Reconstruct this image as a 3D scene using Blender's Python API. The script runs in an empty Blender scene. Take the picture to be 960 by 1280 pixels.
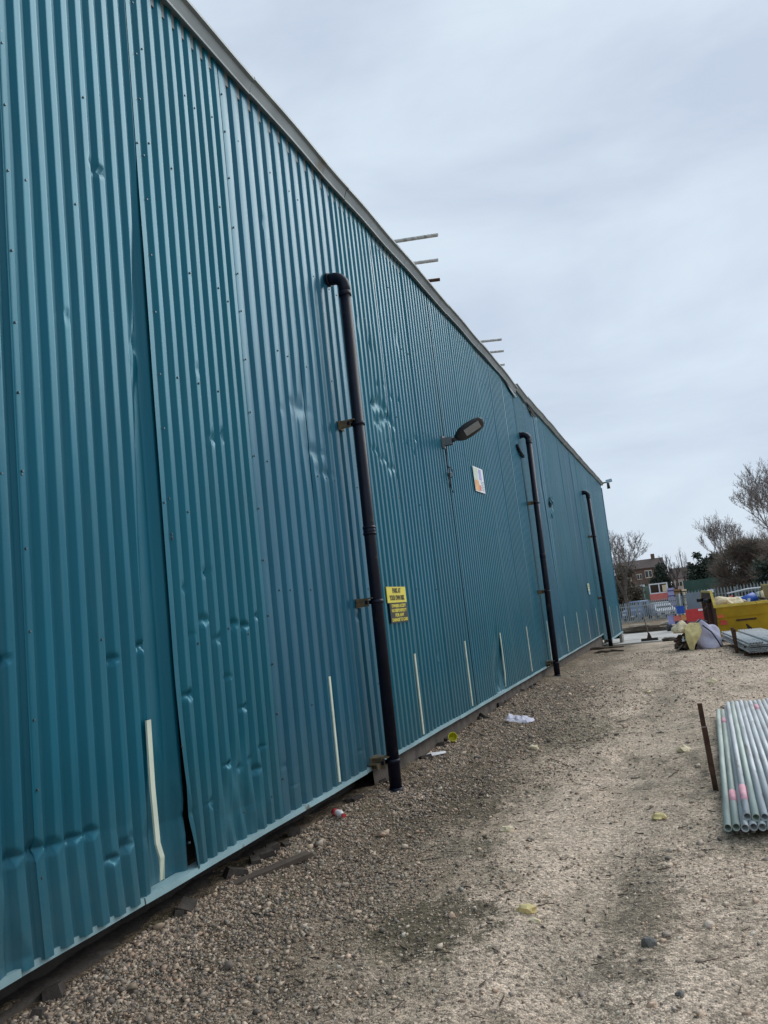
import bpy, math, random
import numpy as np
from mathutils import Vector, Matrix, Euler

random.seed(7)
rng = np.random.default_rng(7)
S = bpy.context.scene
COL = S.collection
R = math.radians

# ------------------------------------------------------------------ camera
cam_d = bpy.data.cameras.new('camera')
cam_d.sensor_fit = 'AUTO'
cam_d.sensor_width = 36.0
cam_d.lens = 961 / 1280 * 36.0
cam_d.clip_start = 0.05
cam_d.clip_end = 3000
cam = bpy.data.objects.new('camera', cam_d)
COL.objects.link(cam)
yaw, pitch, roll = -0.36292, 0.13706978, -0.11206666
fw = Vector((math.sin(yaw) * math.cos(pitch), math.cos(yaw) * math.cos(pitch), math.sin(pitch)))
r0 = Vector((math.cos(yaw), -math.sin(yaw), 0))
u0 = r0.cross(fw)
rt = r0 * math.cos(roll) + u0 * math.sin(roll)
up = -r0 * math.sin(roll) + u0 * math.cos(roll)
cam.matrix_world = Matrix(((rt.x, up.x, -fw.x, 2.9), (rt.y, up.y, -fw.y, 0.0), (rt.z, up.z, -fw.z, 1.6), (0, 0, 0, 1)))
S.camera = cam

# ------------------------------------------------------------------ world: overcast sky
SUN_EL, SUN_AZ = R(38), R(36)          # azimuth measured from +Y towards +X
w = bpy.data.worlds.new('World')
S.world = w
w.use_nodes = True
nt = w.node_tree
nt.nodes.clear()
N = nt.nodes.new
out = N('ShaderNodeOutputWorld')
bg = N('ShaderNodeBackground')
bg.inputs['Strength'].default_value = 0.1
sky = N('ShaderNodeTexSky')
sky.sky_type = 'NISHITA'
sky.sun_disc = False
sky.sun_elevation = SUN_EL
sky.sun_rotation = SUN_AZ
tc = N('ShaderNodeTexCoord')
mp = N('ShaderNodeMapping')
mp.inputs['Scale'].default_value = (1.0, 1.0, 2.8)
mp.inputs['Location'].default_value = (0.35, 0.1, 0.42)
nz = N('ShaderNodeTexNoise')
nz.inputs['Scale'].default_value = 1.7
nz.inputs['Detail'].default_value = 7
nz.inputs['Roughness'].default_value = 0.56
nz.inputs['Distortion'].default_value = 0.35
cr = N('ShaderNodeValToRGB')
cr.color_ramp.elements[0].position = 0.36
cr.color_ramp.elements[0].color = (4.95, 5.75, 7.0, 1)
cr.color_ramp.elements[1].position = 0.62
cr.color_ramp.elements[1].color = (6.35, 7.3, 8.25, 1)
mx = N('ShaderNodeMix')
mx.data_type = 'RGBA'
mx.inputs['Factor'].default_value = 0.94
L = nt.links.new
L(tc.outputs['Generated'], mp.inputs['Vector'])
L(mp.outputs['Vector'], nz.inputs['Vector'])
L(nz.outputs['Fac'], cr.inputs['Fac'])
L(sky.outputs['Color'], mx.inputs['A'])
L(cr.outputs['Color'], mx.inputs['B'])
L(mx.outputs['Result'], bg.inputs['Color'])
L(bg.outputs['Background'], out.inputs['Surface'])

sun_d = bpy.data.lights.new('sun', 'SUN')
sun_d.energy = 1.5
sun_d.angle = R(46)
sun_d.color = (1.0, 0.985, 0.96)
sun = bpy.data.objects.new('sun', sun_d)
COL.objects.link(sun)
sd = Vector((math.sin(SUN_AZ) * math.cos(SUN_EL), math.cos(SUN_AZ) * math.cos(SUN_EL), math.sin(SUN_EL)))
sun.rotation_euler = sd.to_track_quat('Z', 'Y').to_euler()
sun.location = (20, 10, 30)

vs = S.view_settings
vs.view_transform = 'Standard'
vs.look = 'None'
vs.exposure = 0.18
vs.gamma = 1.0


# ------------------------------------------------------------------ materials
def mat(name, col, rough=0.6, metal=0.0, var=0.15, scale=8.0, bump=0.0, bscale=60.0, col2=None, stretch=(1, 1, 1),
        spec=0.5, spots=None, spot_scale=5.0, spot_lim=0.62, attr=None, rnd=False):
    m = bpy.data.materials.new(name)
    m.use_nodes = True
    t = m.node_tree
    b = t.nodes['Principled BSDF']
    b.inputs['Roughness'].default_value = rough
    b.inputs['Metallic'].default_value = metal
    b.inputs['Specular IOR Level'].default_value = spec
    co = t.nodes.new('ShaderNodeTexCoord')
    mpn = t.nodes.new('ShaderNodeMapping')
    mpn.inputs['Scale'].default_value = stretch
    t.links.new(co.outputs['Object'], mpn.inputs['Vector'])
    if rnd:
        oi = t.nodes.new('ShaderNodeObjectInfo')
        mo = t.nodes.new('ShaderNodeMath')
        mo.operation = 'MULTIPLY'
        mo.inputs[1].default_value = 90.0
        t.links.new(oi.outputs['Random'], mo.inputs[0])
        t.links.new(mo.outputs[0], mpn.inputs['Location'])
    n = t.nodes.new('ShaderNodeTexNoise')
    n.inputs['Scale'].default_value = scale
    n.inputs['Detail'].default_value = 6
    t.links.new(mpn.outputs['Vector'], n.inputs['Vector'])
    r = t.nodes.new('ShaderNodeValToRGB')
    c = Vector(col)
    a = col2 if col2 else tuple(c * (1 + var))
    r.color_ramp.elements[0].position = 0.32
    r.color_ramp.elements[0].color = (*(c * (1 - var)), 1)
    r.color_ramp.elements[1].position = 0.68
    r.color_ramp.elements[1].color = (*a, 1)
    t.links.new(n.outputs['Fac'], r.inputs['Fac'])
    last = r.outputs['Color']
    if attr:
        at = t.nodes.new('ShaderNodeAttribute')
        at.attribute_name = attr
        mm = t.nodes.new('ShaderNodeMix')
        mm.data_type = 'RGBA'
        mm.blend_type = 'MULTIPLY'
        mm.inputs['Factor'].default_value = 1
        t.links.new(last, mm.inputs['A'])
        t.links.new(at.outputs['Color'], mm.inputs['B'])
        last = mm.outputs['Result']
    if spots:
        n2 = t.nodes.new('ShaderNodeTexNoise')
        n2.inputs['Scale'].default_value = spot_scale
        n2.inputs['Detail'].default_value = 8
        n2.inputs['Roughness'].default_value = 0.65
        t.links.new(mpn.outputs['Vector'], n2.inputs['Vector'])
        r2 = t.nodes.new('ShaderNodeValToRGB')
        r2.color_ramp.elements[0].position = spot_lim
        r2.color_ramp.elements[0].color = (0, 0, 0, 1)
        r2.color_ramp.elements[1].position = spot_lim + 0.07
        r2.color_ramp.elements[1].color = (1, 1, 1, 1)
        t.links.new(n2.outputs['Fac'], r2.inputs['Fac'])
        mm = t.nodes.new('ShaderNodeMix')
        mm.data_type = 'RGBA'
        t.links.new(r2.outputs['Color'], mm.inputs['Factor'])
        t.links.new(last, mm.inputs['A'])
        mm.inputs['B'].default_value = (*spots, 1)
        last = mm.outputs['Result']
    t.links.new(last, b.inputs['Base Color'])
    if bump:
        nb = t.nodes.new('ShaderNodeTexNoise')
        nb.inputs['Scale'].default_value = bscale
        nb.inputs['Detail'].default_value = 5
        t.links.new(mpn.outputs['Vector'], nb.inputs['Vector'])
        bp = t.nodes.new('ShaderNodeBump')
        bp.inputs['Strength'].default_value = bump
        bp.inputs['Distance'].default_value = 0.02
        t.links.new(nb.outputs['Fac'], bp.inputs['Height'])
        t.links.new(bp.outputs['Normal'], b.inputs['Normal'])
    return m


def clad_mat(name, col, rough):
    """painted steel: faded chalky streaks, dust splashed up from the ground, faint waviness"""
    m = mat(name, col, rough, 0.0, 0.10, 1.1, 0.10, 3.0, spec=0.5)
    t = m.node_tree
    b = t.nodes['Principled BSDF']
    src = b.inputs['Base Color'].links[0].from_socket
    co = t.nodes.new('ShaderNodeTexCoord')
    mp_ = t.nodes.new('ShaderNodeMapping')
    mp_.inputs['Scale'].default_value = (9, 9, 0.45)
    n = t.nodes.new('ShaderNodeTexNoise')
    n.inputs['Scale'].default_value = 2.0
    n.inputs['Detail'].default_value = 7
    n.inputs['Roughness'].default_value = 0.62
    t.links.new(co.outputs['Object'], mp_.inputs['Vector'])
    t.links.new(mp_.outputs['Vector'], n.inputs['Vector'])
    r = t.nodes.new('ShaderNodeValToRGB')
    r.color_ramp.elements[0].position = 0.50
    r.color_ramp.elements[0].color = (0, 0, 0, 1)
    r.color_ramp.elements[1].position = 0.80
    r.color_ramp.elements[1].color = (0.62, 0.62, 0.62, 1)
    t.links.new(n.outputs['Fac'], r.inputs['Fac'])
    a = t.nodes.new('ShaderNodeMix')
    a.data_type = 'RGBA'
    a.inputs['B'].default_value = (0.045, 0.125, 0.155, 1)
    t.links.new(r.outputs['Color'], a.inputs['Factor'])
    t.links.new(src, a.inputs['A'])
    # mud splash: a band near the base, broken up by noise
    sp = t.nodes.new('ShaderNodeSeparateXYZ')
    t.links.new(co.outputs['Object'], sp.inputs['Vector'])
    mr = t.nodes.new('ShaderNodeMapRange')
    mr.inputs['From Min'].default_value = 0.25
    mr.inputs['From Max'].default_value = 0.95
    mr.inputs['To Min'].default_value = 0.85
    mr.inputs['To Max'].default_value = 0.0
    t.links.new(sp.outputs['Z'], mr.inputs['Value'])
    n2 = t.nodes.new('ShaderNodeTexNoise')
    n2.inputs['Scale'].default_value = 9
    n2.inputs['Detail'].default_value = 9
    n2.inputs['Roughness'].default_value = 0.7
    t.links.new(co.outputs['Object'], n2.inputs['Vector'])
    mu = t.nodes.new('ShaderNodeMath')
    mu.operation = 'MULTIPLY'
    t.links.new(mr.outputs['Result'], mu.inputs[0])
    t.links.new(n2.outputs['Fac'], mu.inputs[1])
    d = t.nodes.new('ShaderNodeMix')
    d.data_type = 'RGBA'
    d.inputs['B'].default_value = (0.085, 0.135, 0.14, 1)
    t.links.new(mu.outputs[0], d.inputs['Factor'])
    t.links.new(a.outputs['Result'], d.inputs['A'])
    t.links.new(d.outputs['Result'], b.inputs['Base Color'])
    b.inputs['Specular IOR Level'].default_value = 0.78
    b.inputs['Specular Tint'].default_value = (0.30, 0.80, 1.0, 1)
    rr = t.nodes.new('ShaderNodeMapRange')
    rr.inputs['To Min'].default_value = rough - 0.07
    rr.inputs['To Max'].default_value = rough + 0.14
    t.links.new(n.outputs['Fac'], rr.inputs['Value'])
    t.links.new(rr.outputs['Result'], b.inputs['Roughness'])
    return m


M = {}
M['teal'] = clad_mat('teal_paint', (0.001, 0.090, 0.138), 0.28)
M['teal_old'] = clad_mat('older_teal_paint', (0.001, 0.092, 0.136), 0.32)
M['teal_dull'] = clad_mat('dull_teal_paint', (0.004, 0.085, 0.130), 0.31)
M['teal_blue'] = clad_mat('teal_blue_paint', (0.008, 0.080, 0.135), 0.31)
M['flash'] = mat('pale_teal_flashing', (0.24, 0.37, 0.39), 0.45, 0, 0.18, 3, 0.05, 12, spots=(0.12, 0.13, 0.11), spot_scale=6, spot_lim=0.63)
M['gutter'] = mat('weathered_grey_metal', (0.20, 0.235, 0.245), 0.5, 0.3, 0.2, 2.2, 0.06, 10, spots=(0.15, 0.15, 0.135), spot_scale=2.0, spot_lim=0.6)
M['plinth'] = mat('dirty_shaded_plinth', (0.050, 0.040, 0.032), 0.9, 0, 0.4, 4, 0.6, 25, spots=(0.095, 0.085, 0.070), spot_scale=3)  # dirty concrete, darkened further for the recess shade under the flashing
M['plinth_b'] = mat('brown_plinth_brick', (0.085, 0.068, 0.054), 0.9, 0, 0.4, 5, 0.5, 25, spots=(0.13, 0.115, 0.095), spot_scale=3)
M['plinth_grey'] = mat('grey_concrete', (0.22, 0.22, 0.19), 0.9, 0, 0.25, 6, 0.4, 30)
M['dark'] = mat('painted_void_shade', (0.012, 0.012, 0.012), 0.9)  # near-black colour stands in for the shade inside openings
M['pipe'] = mat('black_purple_paint', (0.006, 0.008, 0.019), 0.42, 0, 0.25, 9, 0.03, 20, spec=0.25, spots=(0.035, 0.032, 0.035), spot_scale=4, spot_lim=0.6)
M['rust'] = mat('rusty_steel', (0.075, 0.035, 0.02), 0.85, 0.1, 0.4, 14, 0.3, 60, spots=(0.16, 0.07, 0.03), spot_scale=11)
M['brkt'] = mat('rusty_bracket_paint', (0.13, 0.10, 0.055), 0.7, 0.1, 0.35, 30, 0.2, 60)
M['strip'] = mat('reflective_tape', (0.62, 0.68, 0.55), 0.4, 0, 0.12, 7, spots=(0.45, 0.40, 0.22), spot_scale=5, spot_lim=0.66)
M['screw'] = mat('screw_metal', (0.10, 0.14, 0.16), 0.4, 0.5, 0.4, 90)
M['yellow'] = mat('sign_yellow', (0.70, 0.60, 0.06), 0.45, 0, 0.06, 6, spots=(0.55, 0.52, 0.25), spot_scale=6, spot_lim=0.66)
M['black'] = mat('sign_black', (0.02, 0.018, 0.018), 0.5, 0, 0.2, 10)
M['ink'] = mat('sign_ink', (0.05, 0.045, 0.02), 0.6)
M['white'] = mat('white_plastic', (0.74, 0.77, 0.80), 0.5, 0, 0.06, 12)
M['p_green'] = mat('print_pale_green', (0.52, 0.62, 0.50), 0.5)
M['p_orange'] = mat('print_orange', (0.75, 0.40, 0.15), 0.5)
M['p_purple'] = mat('print_lilac', (0.35, 0.36, 0.62), 0.5)
M['p_grey'] = mat('print_grey_blue', (0.26, 0.38, 0.46), 0.5)
M['p_red'] = mat('print_red', (0.65, 0.18, 0.15), 0.5)
M['lamp'] = mat('lamp_dark_grey', (0.025, 0.028, 0.032), 0.45, 0.2)
M['lens'] = mat('lamp_lens', (0.30, 0.31, 0.31), 0.25, 0, 0.15, 40)
M['galv'] = mat('galvanised_tube', (0.46, 0.49, 0.495), 0.5, 0.2, 0.26, 3.2, 0.06, 40, stretch=(5, 0.5, 5), spots=(0.27, 0.265, 0.24), spot_scale=2.6, spot_lim=0.57, rnd=True)
M['galv_green'] = mat('greenish_weathered_tube', (0.39, 0.45, 0.40), 0.55, 0.2, 0.25, 3.2, 0.05, 40, stretch=(5, 0.5, 5), rnd=True)
M['pink'] = mat('pink_spray_paint', (0.72, 0.36, 0.42), 0.6, 0, 0.15, 30)
M['skipY'] = mat('yellow_skip_paint', (0.47, 0.31, 0.012), 0.5, 0, 0.16, 2.4, 0.1, 8, spots=(0.17, 0.085, 0.02), spot_scale=3.2, spot_lim=0.63)
M['skipR'] = mat('maroon_skip_side', (0.115, 0.045, 0.038), 0.7, 0, 0.3, 3, 0.1, 12, spots=(0.24, 0.13, 0.05), spot_scale=4, spot_lim=0.64)
M['orange'] = mat('orange_marker', (0.72, 0.13, 0.02), 0.45)
M['redmark'] = mat('red_marker', (0.60, 0.045, 0.02), 0.45)
M['bag'] = mat('lilac_woven_bag', (0.46, 0.44, 0.54), 0.75, 0, 0.12, 6, 0.2, 30)
M['strap'] = mat('dark_strap', (0.03, 0.03, 0.04), 0.8)
M['foam'] = mat('yellow_insulation_foam', (0.74, 0.60, 0.28), 0.9, 0, 0.16, 8, 0.5, 25, spots=(0.40, 0.30, 0.12), spot_scale=5)
M['cream'] = mat('cream_foam', (0.78, 0.66, 0.44), 0.9, 0, 0.12, 20, 0.4, 40)
M['brown'] = mat('dark_brown_debris', (0.05, 0.036, 0.026), 0.9, 0, 0.4, 9, 0.4, 30)
M['wood'] = mat('weathered_timber', (0.17, 0.135, 0.10), 0.85, 0, 0.45, 4, 0.3, 30, stretch=(1, 6, 6), rnd=True)
M['palewood'] = mat('pale_board', (0.44, 0.38, 0.29), 0.8, 0, 0.15, 6)
M['redp'] = mat('red_barrier_plastic', (0.56, 0.035, 0.035), 0.45, 0, 0.12, 5)
M['blue'] = mat('blue_plastic', (0.02, 0.10, 0.46), 0.45, 0, 0.15, 5)
M['bluedark'] = mat('navy_plastic', (0.06, 0.07, 0.22), 0.5)
M['greenp'] = mat('green_plastic', (0.03, 0.22, 0.13), 0.5)
M['pale'] = mat('galvanised_pale', (0.31, 0.35, 0.36), 0.5, 0.3, 0.15, 3)
M['paledark'] = mat('dark_galvanised_pale', (0.20, 0.24, 0.25), 0.5, 0.3, 0.2, 3)
M['sheetg'] = mat('grey_sheet', (0.20, 0.245, 0.28), 0.55, 0.1, 0.1, 2)
M['conc'] = mat('pale_concrete', (0.46, 0.435, 0.395), 0.9, 0, 0.16, 0.9, 0.15, 20, spots=(0.32, 0.30, 0.27), spot_scale=1.1, spot_lim=0.58)
M['bark'] = mat('grey_brown_bark', (0.105, 0.088, 0.078), 0.95, 0, 0.25, 5)
M['bark_d'] = mat('dark_bark', (0.060, 0.050, 0.045), 0.95, 0, 0.25, 5)
M['twig'] = mat('twig_grey', (0.21, 0.185, 0.175), 0.95, 0, 0.2, 2)
M['twig_b'] = mat('twig_brown', (0.19, 0.155, 0.125), 0.95, 0, 0.25, 2)
M['leaf_d'] = mat('dark_evergreen_leaf', (0.022, 0.042, 0.030), 0.7, 0, 0.45, 1.0, col2=(0.040, 0.066, 0.044))
M['leaf_b'] = mat('brown_green_leaf', (0.105, 0.092, 0.064), 0.8, 0, 0.35, 0.8, col2=(0.18, 0.152, 0.11))
M['mesh'] = mat('green_screen_mesh', (0.035, 0.085, 0.068), 0.8, 0, 0.2, 0.7)
M['mesh_p'] = mat('faded_green_screen_mesh', (0.15, 0.22, 0.185), 0.8, 0, 0.2, 0.7)
M['brick'] = mat('red_brown_brick', (0.125, 0.082, 0.064), 0.9, 0, 0.2, 3)
M['roof'] = mat('brown_roof_tiles', (0.085, 0.062, 0.055), 0.85, 0, 0.2, 2)
M['pinkwall'] = mat('pale_pink_render', (0.50, 0.43, 0.42), 0.85, 0, 0.1, 2)
M['cream_w'] = mat('cream_window_frame', (0.56, 0.50, 0.40), 0.6)
M['glass'] = mat('dark_window_glass', (0.03, 0.04, 0.05), 0.12)
M['carw'] = mat('silver_white_car_paint', (0.52, 0.55, 0.60), 0.28, 0.1, 0.03)
M['carb'] = mat('blue_grey_van_paint', (0.16, 0.24, 0.40), 0.3, 0.1, 0.05)
M['tyre'] = mat('tyre_rubber', (0.02, 0.02, 0.02), 0.8)
M['lamplens'] = mat('headlight_glass', (0.7, 0.72, 0.75), 0.15)
M['cup'] = mat('bright_yellow_cup', (0.85, 0.80, 0.02), 0.4)
M['cupin'] = mat('cup_inside', (0.70, 0.66, 0.02), 0.5)
M['rag'] = mat('white_grey_rag', (0.60, 0.58, 0.66), 0.85, 0, 0.12, 12, 0.3, 60)
M['redcan'] = mat('red_bottle_plastic', (0.55, 0.06, 0.07), 0.35)
M['paper'] = mat('white_paper', (0.66, 0.65, 0.64), 0.8, 0, 0.1, 20)
M['rock'] = mat('grey_rock', (0.17, 0.16, 0.145), 0.9, 0, 0.3, 18, 0.5, 60)
M['twiglit'] = mat('dead_twig', (0.075, 0.055, 0.04), 0.95, 0, 0.4, 4)
M['stone'] = mat('gravel_stone', (1, 1, 1), 0.85, 0, 0.22, 60, attr='stone_colour')
M['tan_m'] = mat('orange_brown_load', (0.30, 0.17, 0.06), 0.8, 0, 0.3, 2)
M['roofsheet'] = mat('roof_sheet', (0.25, 0.27, 0.28), 0.6, 0.2)


def ground_mat():
    m = bpy.data.materials.new('yard_dirt')
    m.use_nodes = True
    t = m.node_tree
    b = t.nodes['Principled BSDF']
    b.inputs['Roughness'].default_value = 0.92
    b.inputs['Specular IOR Level'].default_value = 0.25
    k = t.links.new
    co = t.nodes.new('ShaderNodeTexCoord')
    sp = t.nodes.new('ShaderNodeSeparateXYZ')
    k(co.outputs['Object'], sp.inputs['Vector'])

    def noise(scale, det=6, rough=0.6, st=None):
        n = t.nodes.new('ShaderNodeTexNoise')
        n.inputs['Scale'].default_value = scale
        n.inputs['Detail'].default_value = det
        n.inputs['Roughness'].default_value = rough
        if st:
            mp_ = t.nodes.new('ShaderNodeMapping')
            mp_.inputs['Scale'].default_value = st
            k(co.outputs['Object'], mp_.inputs['Vector'])
            k(mp_.outputs['Vector'], n.inputs['Vector'])
        else:
            k(co.outputs['Object'], n.inputs['Vector'])
        return n.outputs['Fac']

    def ramp(src, p0, p1, v0=0.0, v1=1.0):
        r = t.nodes.new('ShaderNodeMapRange')
        r.inputs['From Min'].default_value = p0
        r.inputs['From Max'].default_value = p1
        r.inputs['To Min'].default_value = v0
        r.inputs['To Max'].default_value = v1
        k(src, r.inputs['Value'])
        return r.outputs['Result']

    def mix(f, a, bb, blend='MIX'):
        x = t.nodes.new('ShaderNodeMix')
        x.data_type = 'RGBA'
        x.blend_type = blend
        if isinstance(f, float):
            x.inputs['Factor'].default_value = f
        else:
            k(f, x.inputs['Factor'])
        for i, c in (('A', a), ('B', bb)):
            if isinstance(c, tuple):
                x.inputs[i].default_value = (*c, 1)
            else:
                k(c, x.inputs[i])
        return x.outputs['Result']

    def math_(op, a, bb):
        x = t.nodes.new('ShaderNodeMath')
        x.operation = op
        for i, c in enumerate((a, bb)):
            if isinstance(c, float):
                x.inputs[i].default_value = c
            else:
                k(c, x.inputs[i])
        return x.outputs[0]

    fine = ramp(noise(11, 10, 0.75), 0.33, 0.67)
    base = mix(ramp(noise(1.3, 9, 0.68), 0.36, 0.64), (0.565, 0.432, 0.32), (0.73, 0.58, 0.445))
    base = mix(math_('MULTIPLY', fine, 0.5), base, (0.42, 0.34, 0.245))
    base = mix(ramp(noise(4.2, 9, 0.7, (1.3, 0.7, 1)), 0.53, 0.66, 0, 0.6), base, (0.29, 0.235, 0.17))
    # damp, gravelly ground along the wall, old ruts down the track
    edge = math_('ADD', sp.outputs['X'], math_('MULTIPLY', math_('SUBTRACT', noise(0.9, 8, 0.66, (1, 0.45, 1)), 0.5), 3.0))
    damp = ramp(edge, 0.45, 1.75, 0.95, 0.0)
    base = mix(damp, base, mix(ramp(noise(5, 10, 0.75), 0.36, 0.64), (0.062, 0.044, 0.028), (0.27, 0.205, 0.135)))  # dark soil tone also carries the shade between stones
    pat = ramp(noise(0.85, 9, 0.68, (1.4, 0.7, 1)), 0.53, 0.63, 0, 0.85)
    base = mix(pat, base, mix(fine, (0.105, 0.086, 0.058), (0.32, 0.265, 0.19)))
    rut = math_('MULTIPLY', ramp(math_('ABSOLUTE', math_('SUBTRACT', math_('ADD', edge, -0.25), 2.15), 0.0), 0.02, 0.42, 0.8, 0.0), ramp(noise(2.1, 9, 0.7), 0.36, 0.56))
    base = mix(rut, base, mix(fine, (0.17, 0.14, 0.10), (0.40, 0.33, 0.245)))
    # a damp oily patch low in the track
    def patch(px, py, rx, ry, col, amt):
        dx = math_('DIVIDE', math_('SUBTRACT', sp.outputs['X'], px), rx)
        dy = math_('DIVIDE', math_('SUBTRACT', sp.outputs['Y'], py), ry)
        d = math_('ADD', math_('MULTIPLY', dx, dx), math_('MULTIPLY', dy, dy))
        d = math_('ADD', d, math_('MULTIPLY', math_('SUBTRACT', noise(3.2, 10, 0.8), 0.5), 4.2))
        d = math_('ADD', d, math_('MULTIPLY', math_('SUBTRACT', noise(17, 8, 0.75), 0.5), 3.6))
        return mix(ramp(d, 0.35, 0.85, amt, 0.0), base, col)
    base = patch(1.42, 3.95, 0.42, 0.42, (0.105, 0.088, 0.052), 0.85)
    base = patch(0.75, 6.6, 0.65, 1.3, (0.088, 0.070, 0.042), 0.8)
    base = patch(1.35, 9.6, 0.6, 1.6, (0.17, 0.145, 0.09), 0.7)
    base = patch(2.42, 4.3, 0.22, 1.0, (0.19, 0.155, 0.11), 0.7)
    moss = ramp(noise(1.7, 10, 0.72, (1.2, 0.8, 1)), 0.54, 0.68, 0, 0.7)
    moss = math_('MULTIPLY', moss, ramp(edge, 0.5, 2.4, 1.0, 0.10))
    base = mix(moss, base, (0.098, 0.095, 0.036))

    def cells(scale, lo, hi, amt):
        vv = t.nodes.new('ShaderNodeTexVoronoi')
        vv.inputs['Scale'].default_value = scale
        k(co.outputs['Object'], vv.inputs['Vector'])
        s_ = t.nodes.new('ShaderNodeSeparateColor')
        k(vv.outputs['Color'], s_.inputs['Color'])
        g_ = ramp(s_.outputs['Red'], 0.0, 1.0, lo, hi)
        c_ = t.nodes.new('ShaderNodeCombineColor')
        for i in ('Red', 'Green', 'Blue'):
            k(g_, c_.inputs[i])
        return vv, s_, c_.outputs['Color']
    vo, sv, gg = cells(95, 0.38, 1.66, 1)
    base = mix(0.9, base, gg, 'MULTIPLY')
    v2, s2_, g2 = cells(48, 0.7, 1.3, 1)
    base = mix(0.8, base, g2, 'MULTIPLY')
    v3, s3_, g3 = cells(60, 0, 1, 1)
    chipm = math_('MULTIPLY', ramp(s3_.outputs['Green'], 0.88, 0.90), ramp(v3.outputs['Distance'], 0.34, 0.26))
    base = mix(math_('MULTIPLY', chipm, 0.75), base, (0.62, 0.56, 0.46))
    k(base, b.inputs['Base Color'])
    h = math_('ADD', math_('MULTIPLY', vo.outputs['Distance'], -0.7), math_('MULTIPLY', noise(30, 8, 0.7), 1.6))
    bp = t.nodes.new('ShaderNodeBump')
    bp.inputs['Strength'].default_value = 0.75
    bp.inputs['Distance'].default_value = 0.014
    k(h, bp.inputs['Height'])
    k(bp.outputs['Normal'], b.inputs['Normal'])
    return m


M['ground'] = ground_mat()


# ------------------------------------------------------------------ helpers
def tag(o, label=None, cat=None, group=None, kind=None):
    for k_, v_ in (('label', label), ('category', cat), ('group', group), ('kind', kind)):
        if v_:
            o[k_] = v_
    return o


def empty(name, loc=(0, 0, 0), rz=0.0, label=None, cat=None, group=None):
    o = bpy.data.objects.new(name, None)
    o.empty_display_size = 0.2
    COL.objects.link(o)
    o.location = loc
    o.rotation_euler = (0, 0, rz)
    return tag(o, label, cat, group)


def link(name, me, m=None, parent=None, loc=None, rot=None):
    o = bpy.data.objects.new(name, me)
    COL.objects.link(o)
    if m is not None and not me.materials:
        for mm in (m if isinstance(m, (list, tuple)) else [m]):
            me.materials.append(mm)
    if parent:
        o.parent = parent
    if loc is not None:
        o.location = loc
    if rot is not None:
        o.rotation_euler = rot
    return o


def np_mesh(name, v, f, smooth=False):
    v = np.asarray(v, np.float32)
    f = np.asarray(f, np.int32)
    me = bpy.data.meshes.new(name)
    n = f.shape[1]
    me.vertices.add(len(v))
    me.vertices.foreach_set('co', v.ravel())
    me.loops.add(f.size)
    me.loops.foreach_set('vertex_index', f.ravel())
    me.polygons.add(len(f))
    me.polygons.foreach_set('loop_start', np.arange(len(f), dtype=np.int32) * n)
    if smooth:
        me.polygons.foreach_set('use_smooth', np.ones(len(f), bool))
    me.update(calc_edges=True)
    me.validate()
    return me


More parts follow.
